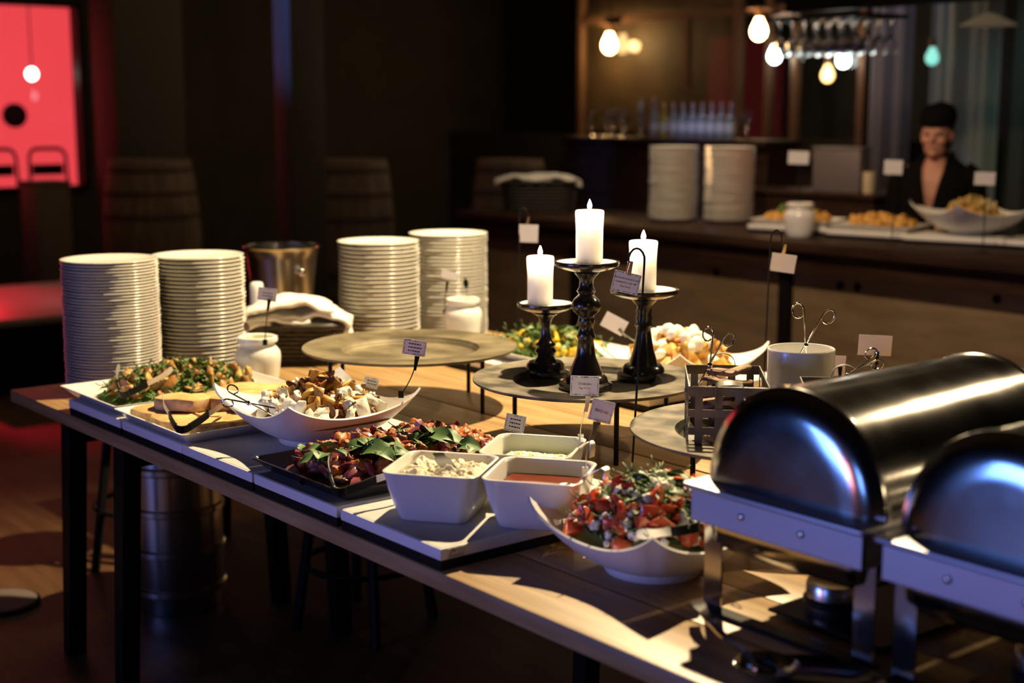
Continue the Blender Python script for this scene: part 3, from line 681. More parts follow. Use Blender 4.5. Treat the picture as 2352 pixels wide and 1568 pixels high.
# ------------------------------------------------------------------ jars
def jar(label, loc, s=1.):
    t = thing('stoneware_jar', label, 'jar', loc, 0, 'white stoneware jars')
    obj('jar_body', MB().lathe([(r*s, z*s) for r, z in [(0, 0), (.052, 0), (.056, .004), (.060, .03), (.065, .07), (.0665, .088), (.064, .102), (.055, .114), (.050, .119), (.050, .126)]+[(.056, .130), (.0575, .137), (.056, .144), (.052, .145), (.046, .143), (.046, .12), (.058, .09), (.05, .01), (0, .008)]], 48), CER, t, sharp=55)
    obj('rim', MB().lathe([(r*s, z*s) for r, z in [(.053, .128), (.0578, .131), (.059, .137), (.0575, .144), (.053, .146), (.050, .143)]], 48), CER, t)
    obj('contents', MB().lathe([(0, .128*s), (.045*s, .126*s), (.0465*s, .118*s)], 32), GREEND, t)
    return t
jar('white stoneware jar in front of the plate stacks', (-3.607, 1.965, TZ)); jar('small white stoneware jar before the rearmost plates', (-3.70, 2.775, .80), .95)
for lb, p, h in (('small spoon standing in the jar by the plate stacks', (-3.62, 1.945, TZ+.10), .085), ('dark spoon standing in the rear jar', (-3.69, 2.79, .80+.09), .115)):
    t = thing('jar_spoon', lb, 'spoon', p, YAW, 'jar spoons', ry=R(-6))
    obj('handle', MB().tube([(0, 0, 0), (0, 0, h*.6), (.002, 0, h*.8)], .002, 6), STEEL, t)
    obj('loop_end', MB().ball((.002, 0, h*.85), (.009, .003, .016), 12, 8), COPPER if h < .1 else BLACKM, t)

# ------------------------------------------------------------------ wicker basket with napkins
def wicker(label, loc, rz, w, d, h):
    t = thing('wicker_basket', label, 'basket', loc, rz, 'dark wicker napkin baskets')
    def ring(z, o, amp, ph, n=72):
        out = []
        for k in range(n):
            a = 2*math.pi*k/n; c, s = math.cos(a), math.sin(a); q = 5.
            r = 1/((abs(c)**q+abs(s)**q)**(1/q)); e = amp*math.sin(a*18+ph)
            out.append(((w/2+o+e)*r*c, (d/2+o+e)*r*s, z))
        return out
    m = MB(); n = 9
    for i in range(n): m.tube(ring(.008+i*(h-.016)/(n-1), .018*i/n, .003, math.pi*(i % 2)), .0075, 5, closed=True)
    obj('weave', m, WICKER, t)
    obj('lining_wall', MB().loft([ring(.0, -.006, 0, 0), ring(h-.01, .010, 0, 0)], True), WICKER, t)
    obj('rim_braid', MB().tube(ring(h, .020, .003, 0), .011, 6, closed=True), WICKER, t)
    return t
wb = (-3.898, 2.246, TZ)
wicker('dark wicker basket piled with white napkins beside the plates', wb, YAW, .30, .17, .125)
def napkin(label, loc, rz, wd, dp, seed, tilt, group):
    n = 14; vs = []; fs = []
    for i in range(n):
        for j in range(n):
            x = -.5+i/(n-1); y = -.5+j/(n-1)
            z = .034*noise.noise(Vector((x*2.4+seed, y*2.6, seed)))+.010*noise.noise(Vector((x*6+seed, y*6, 1)))-.05*(abs(x)**2.4)*2.2-.05*abs(y)**2.2
            vs.append((x*wd, y*dp, z))
    for i in range(n-1):
        for j in range(n-1): fs.append((i*n+j, i*n+n+j, i*n+n+j+1, i*n+j+1))
    o = obj('napkin', MB().add(vs, fs), NAPKIN, None, loc, (0, R(tilt), rz), sharp=180)
    md = o.modifiers.new('thickness', 'SOLIDIFY'); md.thickness = .012
    return tag(o, label, 'napkin', group)
for k, (dx, dy, z, wd, tl, lb) in enumerate([(-.06, 0, .162, .26, -4, 'white cloth napkin heaped left in the wicker basket'), (.065, .01, .168, .26, 6, 'white cloth napkin heaped right in the wicker basket'), (-.01, -.01, .203, .28, -3, 'topmost white cloth napkin of the wicker basket'), (.0, .02, .132, .35, 0, 'lowest white cloth napkin spread in the wicker basket')]):
    p = Vector(wb)+RIGHT*dx+FWD*dy; napkin(lb, (p.x, p.y, TZ+z), YAW+R(5*k), wd, .22, 3.1*k+1, tl, 'napkins in the wicker basket')
# wine cooler and spare candle behind the stacks
bk = Vector((-4.50, 2.56, TZ))
t = thing('wine_cooler', 'polished steel wine bucket behind the plate stacks', 'bucket', bk)
obj('bucket_body', MB().lathe([(0, 0), (.085, 0), (.09, .004), (.10, .05), (.125, .26), (.132, .295), (.136, .300), (.136, .304), (.128, .304), (.120, .26), (.09, .012), (0, .012)], 48), STEEL, t)
obj('rim_bead', MB().tube([(.134*math.cos(2*math.pi*k/48), .134*math.sin(2*math.pi*k/48), .303) for k in range(48)], .004, 6, closed=True), CHROME, t)
for s in (-1, 1): obj('knob', MB().ball((s*.138, 0, .22), .014, 12, 8), CHROME, t)
cp = Vector((-4.17, 2.275, TZ)); 
t = thing('spare_candle', 'slim white candle half hidden behind the second plate stack', 'candle', cp)
obj('wax', MB().lathe([(0, 0), (.021, 0), (.022, .2), (.020, .222), (.012, .226), (0, .225)], 24), WAX, t); obj('wick', MB().tube([(0, 0, .222), (0, 0, .232)], .001, 5), BLACKM, t)

# ------------------------------------------------------------------ chafing dishes
def chafing(label, loc):
    t = thing('chafing_dish', label, 'chafing dish', loc, 0, 'roll top chafing dishes')
    w, L, zr = .352, .60, .212; a, b = w/2, L/2
    # body pan
    def rr(ax, by, z, rad, n=5):
        out = []
        for cx, cy, s in ((ax-rad, by-rad, 0), (-ax+rad, by-rad, 90), (-ax+rad, -by+rad, 180), (ax-rad, -by+rad, 270)):
            for k in range(n+1): q = R(s+90*k/n); out.append((cx+rad*math.cos(q), cy+rad*math.sin(q), z))
        return out
    obj('water_pan', MB().loft([rr(a-.06, b-.07, .106, .03), rr(a-.035, b-.045, .110, .035), rr(a-.022, b-.03, .125, .035), rr(a-.018, b-.026, .15, .035), rr(a-.016, b-.024, .205, .035)], True), CHAFE, t)
    # frame flange: a band below a projecting lip
    m = MB()
    for s in (-1, 1):
        m.rbox((0, s*(b-.012), zr-.032), (w-.02, .004, .050), .0012, 1); m.rbox((s*(a-.012), 0, zr-.032), (.004, L-.02, .050), .0012, 1)
    fl = obj('frame_band', m, CHAFB, t)
    obj('rim', MB().loft([rr(a, b, zr-.004, .012), rr(a+.002, b+.002, zr-.001, .012), rr(a+.001, b+.001, zr+.003, .012), rr(a-.004, b-.004, zr+.004, .012), rr(a-.03, b-.034, zr+.004, .012), rr(a-.03, b-.034, zr-.004, .012)], False), CHAFB, t)
    for x in (-.060, .055): obj('screw', MB().lathe([(0, 0), (.0055, 0), (.0055, .002), (.004, .003), (0, .003)], 12, TR(x, -b+.0095, zr-.030, rx=R(90))), CHAFE, fl)
    # roll top lid
    r0 = .166; n = 36; rings = []
    ys = [(-b+.034, .100), (-b+.0352, .122), (-b+.039, .143), (-b+.0455, .156), (-b+.052, .163), (-b+.055, .168), (-b+.061, .1695), (-b+.067, .168), (-b+.07, .166)]
    ys = ys+[(-y, r) for y, r in ys[::-1]]
    for y, r in ys:
        rings.append([(r*math.cos(math.pi*k/n), y, zr+.004+r*math.sin(math.pi*k/n)) for k in range(n+1)])
    m = MB().loft(rings, False, closed=False)
    q = len(rings)-1
    m.f.append(tuple(range(n+1))); m.f.append(tuple(range(q*(n+1), q*(n+1)+n+1))[::-1])
    obj('roll_lid', m, CHAFE, t, sharp=30)
    obj('lid_handle', MB().tube(smooth_path([(.150, .05, zr+.06), (.180, .05, zr+.075), (.186, 0, zr+.078), (.180, -.05, zr+.075), (.150, -.05, zr+.06)], 4), .007, 8, TR(0, b-.12, 0)), CHROME, t)
    # legs and feet
    for sy in (-1, 1):
        for sx in (-1, 1):
            obj('leg', MB().strip([(sx*(a-.030), sy*(b-.045), zr-.03), (sx*(a-.030), sy*(b-.045), .004)], (1, 0, 0), .036, .004), CHAFE, t)
        obj('foot_bar', MB().rbox((0, sy*(b-.045), .004), (w-.02, .030, .008), .002, 1), BLACKM, t)
    sh = obj('burner_shelf', MB().rbox((.03, .02, .010), (w-.13, L-.16, .006), .002, 1), BLACKP, t)
    for yy in (-.14, .14):
        bn = obj('burner_can', MB().lathe([(0, .013), (.040, .013), (.042, .016), (.042, .062), (.040, .066), (.03, .067), (.028, .063), (0, .063)], 32, TR(0, yy, 0)), STEEL, t)
        obj('burner_collar', MB().lathe([(.043, .030), (.046, .033), (.046, .040), (.043, .043)], 32, TR(0, yy, 0)), BLACKM, bn)
    return t
chafing('roll top steel chafing dish beside the tomato salad', (-1.340, 1.562+.30, TZ)); chafing('roll top steel chafing dish at the right picture edge', (-.974, 1.556+.30, TZ))

# ------------------------------------------------------------------ under the table
kp = pl(338, 1398, 0)
t = thing('steel_keg', 'dull steel keg standing beneath the table end', 'keg', (kp.x+.02, kp.y+.1, 0))
kr = .145
obj('keg_body', MB().lathe([(0, 0), (kr*.9, 0), (kr*.92, .01), (kr*.9, .05), (kr, .09), (kr*1.0, .23), (kr*1.0, .43), (kr*.97, .5), (kr*.6, .53), (0, .535)], 40), STEEL, t)
for z in (.075, .20, .33, .46): obj('hoop', MB().lathe([(kr*.99, z-.014), (kr*1.05, z-.008), (kr*1.05, z+.008), (kr*.99, z+.014)], 40), STEEL, t)
def bar_stool(label, loc, rz):
    t = thing('bar_stool', label, 'stool', loc, rz, 'dark bar stools under the table')
    obj('seat', MB().lathe([(0, .60), (.15, .60), (.165, .61), (.165, .628), (.15, .64), (0, .635)], 32), BLACKM, t)
    for k in range(4):
        a = R(45+90*k); obj('leg', MB().tube([(.21*math.cos(a), .21*math.sin(a), 0), (.12*math.cos(a), .12*math.sin(a), .6)], .016, 8), BLACKM, t)
    obj('foot_ring', MB().tube([(.180*math.cos(2*math.pi*k/32), .180*math.sin(2*math.pi*k/32), .2) for k in range(32)], .009, 6, closed=True), BLACKM, t)
sp = pl(840, 1430, 0); bar_stool('dark bar stool tucked under the middle of the table', (sp.x, sp.y, 0), R(20))
sp = pl(215, 1330, 0); bar_stool('dark bar stool behind the table end leg', (sp.x-.1, sp.y+.25, 0), R(50))
t = thing('floor_base', 'pale round base plate on the floor at the left edge', 'base plate', (pl(0, 1388, 0).x, pl(0, 1388, 0).y, 0))
obj('base_disc', MB().lathe([(0, 0), (.118, 0), (.122, .006), (.115, .014), (.03, .022), (0, .022)], 40), M('pale_base', (.16, .125, .115), .6), t)
obj('rim', MB().lathe([(.112, .004), (.124, .004), (.124, .010), (.114, .015)], 40), BLACKM, t)

# ------------------------------------------------------------------ food
def ico(sub=2):
    bm = bmesh.new(); bmesh.ops.create_icosphere(bm, subdivisions=sub, radius=1)
    bm.verts.index_update(); v = [x.co.copy() for x in bm.verts]; f = [tuple(q.index for q in p.verts) for p in bm.faces]; bm.free(); return v, f
ICO2 = ico(2); ICO3 = ico(3)
def lump(name, mat, seed, size, amp=.25, freq=1.6, boxy=0., fine=0., hi=False):
    V, F = ICO3 if hi else ICO2; vs = []
    for v in V:
        p = v.copy()
        if boxy:
            k = max(abs(p.x), abs(p.y), abs(p.z)); p = p.lerp(p/k*.82, boxy)
        p *= 1+amp*noise.noise(v*freq+Vector((seed*3.7, seed, 0)))+fine*noise.noise(v*6+Vector((seed, 0, seed)))
        vs.append((p.x*size[0], p.y*size[1], p.z*size[2]))
    return MB().add(vs, F).mesh(name, mat, 180 if not boxy else 50)
def chunk(name, mat, seed, size, n=13, bev=.10, sharp=28):      # angular cut piece
    r = random.Random(seed*31+5); bm = bmesh.new()
    for k in range(n):
        v = Vector((r.uniform(-1, 1), r.uniform(-1, 1), r.uniform(-1, 1))); k_ = max(abs(v.x), abs(v.y), abs(v.z)); v = v/k_*r.uniform(.75, 1.)
        bm.verts.new((v.x*size[0], v.y*size[1], v.z*size[2]))
    g = bmesh.ops.convex_hull(bm, input=bm.verts[:]); bmesh.ops.delete(bm, geom=[e for e in g['geom_interior'] if isinstance(e, bmesh.types.BMVert)], context='VERTS')
    if bev: bmesh.ops.bevel(bm, geom=bm.edges[:], offset=min(size)*bev, segments=1, affect='EDGES', clamp_overlap=True)
    me = bpy.data.meshes.new(name); bm.to_mesh(me); bm.free(); me.materials.append(mat)
    me.polygons.foreach_set('use_smooth', [True]*len(me.polygons)); me.set_sharp_from_angle(angle=R(sharp)); return me
def crumb(name, mat, seed, size):
    me = lump(name, mat, seed, size, .35, 1.9, .15, .30, True); me.set_sharp_from_angle(angle=R(180)); return me
def leaf_mesh(name, mat, L, W, curl, seed, lobed=0.):
    nu, nv = 9, 5; vs = []; fs = []
    for i in range(nu):
        u = i/(nu-1); wd = W*(math.sin(math.pi*min(1, u**.8*.97+.02)))**.62
        if lobed: wd *= 1-lobed*abs(math.sin(u*math.pi*3.2))
        for j in range(nv):
            v = -1+2*j/(nv-1)
            z = curl*L*(u-.5)**2*-1.0+.15*wd*abs(v)**1.5+.08*L*noise.noise(Vector((u*3+seed, v*1.5, seed)))
            vs.append(((u-.5)*L, v*wd/2, z))
    for i in range(nu-1):
        for j in range(nv-1): fs.append((i*nv+j, i*nv+nv+j, i*nv+nv+j+1, i*nv+j+1))
    st = MB().add(vs, fs)
    st.tube([(-L*.5, 0, 0), (-L*.65, 0, .002), (-L*.8, .002, .006)], .0012, 5)
    return st.mesh(name, mat, 180)
def wedge_mesh(name, mat, r, th, h, seed, curve=.9):       # curved petal like an onion or peel wedge
    n, k = 10, 4; rings = []
    for i in range(n):
        a = curve*math.pi*(i/(n-1)-.5); s = math.sin(math.pi*(.16+.68*i/(n-1)))**.7
        w_ = h*s; c, sn = math.cos(a), math.sin(a)
        rings.append([(r*c-r, r*sn, -w_/2), ((r+th)*c-r, (r+th)*sn, -w_*.3), ((r+th)*c-r, (r+th)*sn, w_*.3), (r*c-r, r*sn, w_/2)])
    return MB().loft(rings, True).mesh(name, mat, 60)
FETA = M('feta_cheese', (.80, .78, .68), .55, var=.06, scale=80, bump=.3, bscale=220)
TOMATO = M('tomato_flesh', (.60, .055, .022), .22, alt=(.72, .17, .06), scale=35, coat=.3)
ROCKET = M('rocket_leaf', (.06, .12, .025), .5, alt=(.15, .23, .08), scale=45)
SPINACH = M('spinach_leaf', (.065, .15, .035), .5, alt=(.12, .22, .07), scale=30)
PUMPKIN = M('roast_yellow_veg', (.42, .20, .03), .42, alt=(.62, .38, .10), scale=45)
EGGPL = M('roast_dark_veg', (.065, .026, .014), .38, alt=(.20, .09, .035), scale=45)
REDPEP = M('roast_red_pepper', (.50, .09, .02), .32, var=.3, scale=40)
ORANGEV = M('roast_sweet_potato', (.34, .085, .018), .45, alt=(.52, .19, .05), scale=60, bump=.3, bscale=140)
ONION = M('roast_red_onion', (.16, .022, .040), .32, alt=(.34, .085, .10), scale=40)
MUSH = M('roast_mushroom', (.10, .045, .025), .42, alt=(.20, .10, .05), scale=45)
POTATO = M('roast_potato', (.46, .24, .06), .45, alt=(.60, .38, .13), scale=40, bump=.2)
POTSKIN = M('roast_potato_skin', (.24, .095, .025), .45, alt=(.40, .19, .05), scale=35)
BREAD = M('golden_flatbread', (.62, .37, .13), .6, alt=(.72, .50, .22), scale=28, bump=.3, bscale=70)
BREADD = M('baked_crumb', (.58, .42, .24), .7, alt=(.34, .17, .07), scale=50)
CRISP = M('brown_crispbread', (.17, .085, .04), .75, alt=(.38, .25, .15), scale=30, bump=.6, bscale=120)
EGG = M('egg_white', (.84, .81, .72), .4)
YELLOW = M('yellow_pepper', (.72, .44, .03), .35, var=.2, scale=30)
HERB = M('chopped_herb', (.08, .15, .028), .55, var=.5, scale=50)
REDON = M('raw_onion_slice', (.42, .16, .22), .35, alt=(.7, .55, .55), scale=30)
UNDER = M('salad_dressing_mix', (.12, .11, .035), .55, alt=(.08, .09, .03), scale=40)
UNDERV = M('roast_vegetable_mix', (.24, .12, .03), .5, alt=(.10, .045, .02), scale=45)
UNDERR = M('roast_mix', (.10, .035, .018), .5, alt=(.22, .07, .03), scale=50)
def mound(label, name, mat, loc, rx, ry, h, seed, cat='food', rz=0, square=3.):
    n, k = 40, 10; vs = [(0, 0, h)]; fs = []
    for i in range(1, k+1):
        f = i/k
        for j in range(n):
            a = 2*math.pi*j/n; c, s = math.cos(a), math.sin(a); r = 1/((abs(c)**square+abs(s)**square)**(1/square))
            x, y = rx*r*c*f, ry*r*s*f
            z = h*(1-f**2.2)+.010*noise.noise(Vector((x*40+seed, y*40, seed)))*(1-f)
            vs.append((x, y, z))
    for j in range(n): fs.append((0, 1+j, 1+(j+1) % n))
    for i in range(k-1):
        for j in range(n): q = 1+i*n; fs.append((q+j, q+n+j, q+n+(j+1) % n, q+(j+1) % n))
    o = obj(name, MB().add(vs, fs), mat, None, loc, (0, 0, rz), sharp=180)
    return tag(o, label, cat, None, 'stuff')
def hfun(rx, ry, h, square=3.):
    def f(x, y):
        r = ((abs(x)/rx)**square+(abs(y)/ry)**square)**(1/square); return h*(1-min(1, r)**2.2)
    return f
def scatter(name, label, cat, group, meshes, n, c, rx, ry, h, seed, lift=.3, size=.012, flat=False, sc=(.8, 1.25), rmax=.92, rmin=0, tilt=1., rz0=0, zb=0., front=False):
    r = random.Random(seed); hf = hfun(rx, ry, h); k = 0; placed = []; tries = 0
    while k < n and tries < n*40:
        tries += 1
        x, y = r.uniform(-rx, rx), r.uniform(-ry, ry)
        q = ((abs(x)/rx)**3+(abs(y)/ry)**3)**(1/3)
        if q > rmax or q < rmin: continue
        if any((x-a)**2+(y-b)**2 < (size*.8)**2 for a, b in placed) and tries < n*25: continue
        placed.append((x, y)); z = hf(x, y)+size*lift*r.uniform(.3, 1.)+zb
        rot = (r.uniform(-.5, .5)*tilt, r.uniform(-.5, .5)*tilt, r.uniform(0, 6.3)) if flat else (r.uniform(0, 6.3)*tilt, r.uniform(0, 6.3)*tilt, r.uniform(0, 6.3))
        cr, sr = math.cos(rz0), math.sin(rz0)
        o = obj(name, meshes[k % len(meshes)], None, None, (c[0]+x*cr-y*sr, c[1]+x*sr+y*cr, c[2]+z), rot); s = r.uniform(*sc); o.scale = (s, s, s)
        tag(o, label, cat, group); k += 1
# tomato salad
C = (-1.700, 1.685, TZ+.062)
mound('dressed greens filling the tomato salad bowl', 'salad_bed', UNDER, C, .134, .134, .086, 1)
tm = [chunk('tomato_chunk', TOMATO, i, (.026, .020, .015), 12, .22, 40) for i in range(7)]
fm = [crumb('feta_crumb', FETA, i, (.014, .011, .009)) for i in range(6)]
rm = [leaf_mesh('rocket_leaf', ROCKET, .040+.005*i, .022, .7, i*2.2, .25) for i in range(5)]
om = [wedge_mesh('onion_slice', REDON, .014, .0015, .006, i, 1.1) for i in range(3)]
scatter('rocket_leaf', 'green rocket leaf tossed in the tomato salad bowl', 'salad leaf', 'rocket leaves in the tomato salad', rm, 260, C, .128, .128, .098, 11, 1.1, .010, True, tilt=.9)
scatter('tomato_chunk', 'red tomato chunk in the salad before the chafing dishes', 'tomato', 'tomato chunks in the salad', tm, 74, C, .134, .134, .088, 12, .5, .018, rmin=.3, rmax=.96)
scatter('feta_crumb', 'white feta crumb in the tomato salad bowl', 'cheese', 'feta crumbs in the tomato salad', fm, 150, C, .138, .138, .094, 13, .9, .010, sc=(.45, 1.0), rmax=.99)
scatter('onion_slice', 'thin purple onion slice in the tomato salad bowl', 'onion', 'onion slices in the tomato salad', om, 16, C, .13, .13, .098, 14, .5, .012)
# roasted vegetables with feta
C = (-2.748, 1.655, .80+.060)
mound('roasted vegetable bed in the feta bowl', 'vegetable_bed', UNDERV, C, .148, .146, .058, 2)
stm = [chunk('roast_vegetable', PUMPKIN, i+3, (.026, .013, .010), 12, .2, 40) for i in range(6)]
egm = [wedge_mesh('aubergine_strip', EGGPL, .022, .004, .014, i, .8) for i in range(3)]
rpm = [chunk('pepper_piece', REDPEP, i+9, (.014, .010, .005), 11, .2, 40) for i in range(3)]
fcm = [chunk('feta_chunk', FETA, i+20, (.020, .015, .012), 16, .25, 60) if i % 2 else crumb('feta_chunk', FETA, i+20, (.021, .015, .012)) for i in range(6)]
scatter('aubergine_strip', 'dark roasted aubergine strip in the feta bowl', 'aubergine', 'aubergine strips in the feta bowl', egm, 46, C, .13, .128, .060, 21, .5, .016)
scatter('roast_vegetable', 'golden roasted vegetable stick in the feta bowl', 'vegetable', 'golden vegetable sticks in the feta bowl', stm, 66, C, .13, .125, .062, 22, .5, .017)
scatter('roast_vegetable', 'golden roasted vegetable stick in the feta bowl', 'vegetable', 'golden vegetable sticks in the feta bowl', stm, 26, C, .06, .055, .082, 25, .6, .016)
scatter('pepper_piece', 'red roasted pepper piece in the feta bowl', 'pepper', 'pepper pieces in the feta bowl', rpm, 20, C, .115, .115, .070, 23, .6, .014)
scatter('feta_chunk', 'white feta chunk among the roasted vegetables', 'cheese', 'feta chunks in the vegetable bowl', fcm, 40, C, .142, .140, .058, 24, .75, .022, rmin=.42, rmax=.97)
scatter('aubergine_strip', 'dark roasted aubergine strip in the feta bowl', 'aubergine', 'aubergine strips in the feta bowl', egm, 14, C, .055, .05, .088, 26, .6, .016)
# roasted onion tray with spinach
C = (-2.43, 1.655, .808)
mound('roasted onion juices on the black tray', 'onion_bed', UNDERR, C, .160, .232, .042, 3, square=4.)
onm = [wedge_mesh('onion_wedge', ONION, .026, .009, .024, i, .55+.1*i) for i in range(4)]
orm = [crumb('sweet_potato_piece', ORANGEV, i+40, (.018, .013, .011)) for i in range(6)]
mum = [crumb('mushroom_piece', MUSH, i+60, (.021, .014, .007)) for i in range(4)]
spm = [leaf_mesh('spinach_leaf', SPINACH, .050+.006*i, .034+.003*i, .8, i*1.7+.4) for i in range(5)]
scatter('onion_wedge', 'roasted purple onion wedge on the black tray', 'onion', 'onion wedges on the black tray', onm, 100, C, .160, .232, .046, 31, .55, .022)
scatter('mushroom_piece', 'browned mushroom piece on the black tray', 'mushroom', 'mushroom pieces on the black tray', mum, 70, C, .160, .232, .046, 32, .6, .018)
scatter('sweet_potato_piece', 'orange roasted sweet potato piece on the black tray', 'sweet potato', 'sweet potato pieces on the black tray', orm, 95, C, .158, .23, .052, 33, .8, .015, sc=(.7, 1.5))
def put_leaf(px, py, z, rz, m, tx=0, ty=0, s=1.):
    p = pl(px, py, z); o = obj('spinach_leaf', spm[m % 5], None, None, p, (R(tx), R(ty), R(rz))); o.scale = (s, s, s)
    tag(o, 'fresh spinach leaf strewn over the roasted onion tray', 'spinach leaf', 'spinach leaves on the black tray')
for k, a in enumerate([(715, 1030, .872, 20, 10, -15, 1.), (738, 1040, .878, 140, 15, 10, .95), (752, 1022, .88, 80, -20, 5, .9), (770, 1035, .876, 200, 10, 12, .8), (725, 1050, .87, 60, 20, 0, .8), (700, 1025, .868, 110, 0, 10, .7),
        (825, 1020, .875, 60, 18, -12, 1.15), (845, 1010, .88, 150, -15, 10, 1.), (862, 1030, .878, 30, 25, 0, 1.05), (878, 1010, .884, 100, -10, 20, 1.1), (895, 1022, .88, 170, 10, -20, 1.), (885, 1040, .873, 10, 20, 10, .95), (910, 1040, .87, 70, 15, 0, .9), (928, 1030, .872, 130, 25, 10, 1.),
        (945, 990, .876, 45, 10, 15, .9), (962, 998, .88, 95, 0, -25, 1.), (985, 985, .886, 160, 20, 20, 1.15), (1005, 1000, .882, 20, 15, 0, 1.25), (1030, 1005, .876, 40, 10, 5, 1.2), (1000, 1018, .868, 80, 5, 5, .9), (1075, 1020, .868, 30, 30, 0, 1.1), (1090, 1028, .865, 120, 20, 10, .9), (1020, 985, .88, 110, -20, 10, .8), (965, 1015, .87, 170, 10, 5, .8)]):
    put_leaf(a[0], a[1], a[2], a[3], k, a[4], a[5], a[6])
# herby potatoes
C = (-3.45, 1.645, .808)
mound('green herb bed beneath the potatoes on the platter', 'herb_bed', HERB, C, .135, .205, .048, 4, square=4.)
pm_ = [chunk('potato_wedge', POTATO if i % 3 else POTSKIN, i+80, (.027, .017, .012), 12, .24, 50) for i in range(7)]
hm = [leaf_mesh('herb_sprig', HERB, .036, .014, .8, i*1.3, .55) for i in range(4)]
scatter('potato_wedge', 'golden potato wedge among herbs on the end platter', 'potato', 'potato wedges on the end platter', pm_, 62, C, .14, .21, .056, 41, .4, .026)
scatter('herb_sprig', 'green herb sprig among the potato wedges', 'herb', 'herb sprigs on the end platter', hm, 240, C, .145, .21, .072, 42, .7, .012, True, tilt=1.5)
# flatbread platter
bm_ = []
for i in range(4):
    r = random.Random(50+i); poly = []
    for k in range(14):
        a = 2*math.pi*k/14; c_, s_ = math.cos(a), math.sin(a); q = 1/((abs(c_)**4+abs(s_)**4)**.25)
        poly.append((.062*q*c_*r.uniform(.93, 1.05), .048*q*s_*r.uniform(.93, 1.05)))
    m = MB(); rings = []
    for z, o in ((0, .97), (.004, 1.0), (.020, 1.0), (.025, .97), (.027, .90)): rings.append([(x*o, y*o, z+.004*noise.noise(Vector((x*30, y*30, i)))) for x, y in poly])
    me = m.loft(rings, True).mesh('flatbread_piece', BREAD); me.materials.append(BREADD)
    for p in me.polygons:
        if abs(p.normal.z) < .6: p.material_index = 1
    bm_.append(me)
fb = [(-.105, -.175, 8, 0), (.0, -.18, -5, 0), (-.11, -.08, 80, 0), (.0, -.085, 3, 0), (-.10, .02, -6, 0), (.01, .02, 12, 0), (-.11, .12, 4, 0), (0, .12, -8, 0), (.105, -.16, 85, 0), (.11, -.05, 90, 0), (.11, .07, 80, 0), (-.06, -.12, 30, 1), (-.02, -.02, -20, 1), (-.07, .06, 15, 1), (.06, .02, 60, 1), (-.01, .13, 20, 1)]
for k, (x, y, a, l) in enumerate(fb):
    o = obj('flatbread_piece', bm_[k % 4], None, None, (-3.072+x, 1.625+y, .8065+l*.027), (R(rnd.uniform(-4, 4))*l, R(rnd.uniform(-4, 4))*l, R(a)))
    o.scale = (1.2, 1.2, 1.1) if l else (1, 1, 1)
    tag(o, 'golden baked flatbread piece on the white platter', 'bread', 'flatbread pieces on the platter')
# egg salad bowl behind the candles
C = (-2.722, 2.785, .80+.045)
mound('golden base of the egg salad', 'egg_salad_bed', PUMPKIN, C, .145, .145, .075, 5)
em = [lump('egg_half', EGG, i, (.022, .018, .015), .12, 1.2) for i in range(4)]
scatter('roast_vegetable', 'golden vegetable stick in the rear egg salad bowl', 'vegetable', 'golden sticks in the egg salad', stm, 60, C, .145, .14, .080, 51, .6, .018)
scatter('egg_half', 'white egg piece topping the rear salad bowl', 'egg', 'egg pieces in the rear bowl', em, 32, C, .12, .12, .094, 52, .7, .022)
scatter('pepper_piece', 'red pepper piece in the rear egg salad bowl', 'pepper', 'pepper pieces in the egg salad', rpm, 12, C, .13, .13, .086, 53, .7, .016)
# yellow and green salad platter
C = (-3.29, 2.80, .808)
mound('leafy base of the yellow salad platter', 'leaf_bed', HERB, C, .205, .14, .04, 6, square=4.)
ym = [chunk('yellow_pepper_piece', YELLOW, i, (.020, .015, .008), 12, .2, 40) for i in range(4)]
scatter('salad_leaf', 'green leaf on the yellow salad platter', 'salad leaf', 'leaves on the yellow salad platter', rm, 120, C, .205, .145, .07, 61, .8, .014, True, tilt=1.5)
scatter('yellow_pepper_piece', 'yellow pepper piece on the rear salad platter', 'pepper', 'yellow pieces on the rear platter', ym, 60, C, .20, .14, .056, 62, .7, .020)
# crispbread in the basket
for k in range(9):
    r = random.Random(90+k); poly = []
    for i in range(11):
        a = 2*math.pi*i/11; poly.append((.052*math.cos(a)*r.uniform(.75, 1.1), .045*math.sin(a)*r.uniform(.75, 1.1)))
    rings = [[(x*o, y*o, z+.012*noise.noise(Vector((x*22+k, y*22, 2)))) for x, y in poly] for z, o in ((0, .97), (.003, 1.), (.007, .98), (.0085, .9))]
    xy = Matrix.Rotation(R(46), 2) @ Vector(((-.018, .012, .02, -.01, .01, -.015, .016, 0, .005)[k], (-.05, .05, 0, .06, -.04, .02, .04, -.02, .03)[k]))
    o = obj('crispbread', MB().loft(rings, True), CRISP, None, (-1.895+xy.x, 2.072+xy.y, SZ+.018+k*.0142), (R(r.uniform(-14, 14)), R(r.uniform(-14, 14)), r.uniform(0, 6)), sharp=60)
    tag(o, 'broken brown crispbread in the galvanised basket', 'crispbread', 'crispbreads in the basket')

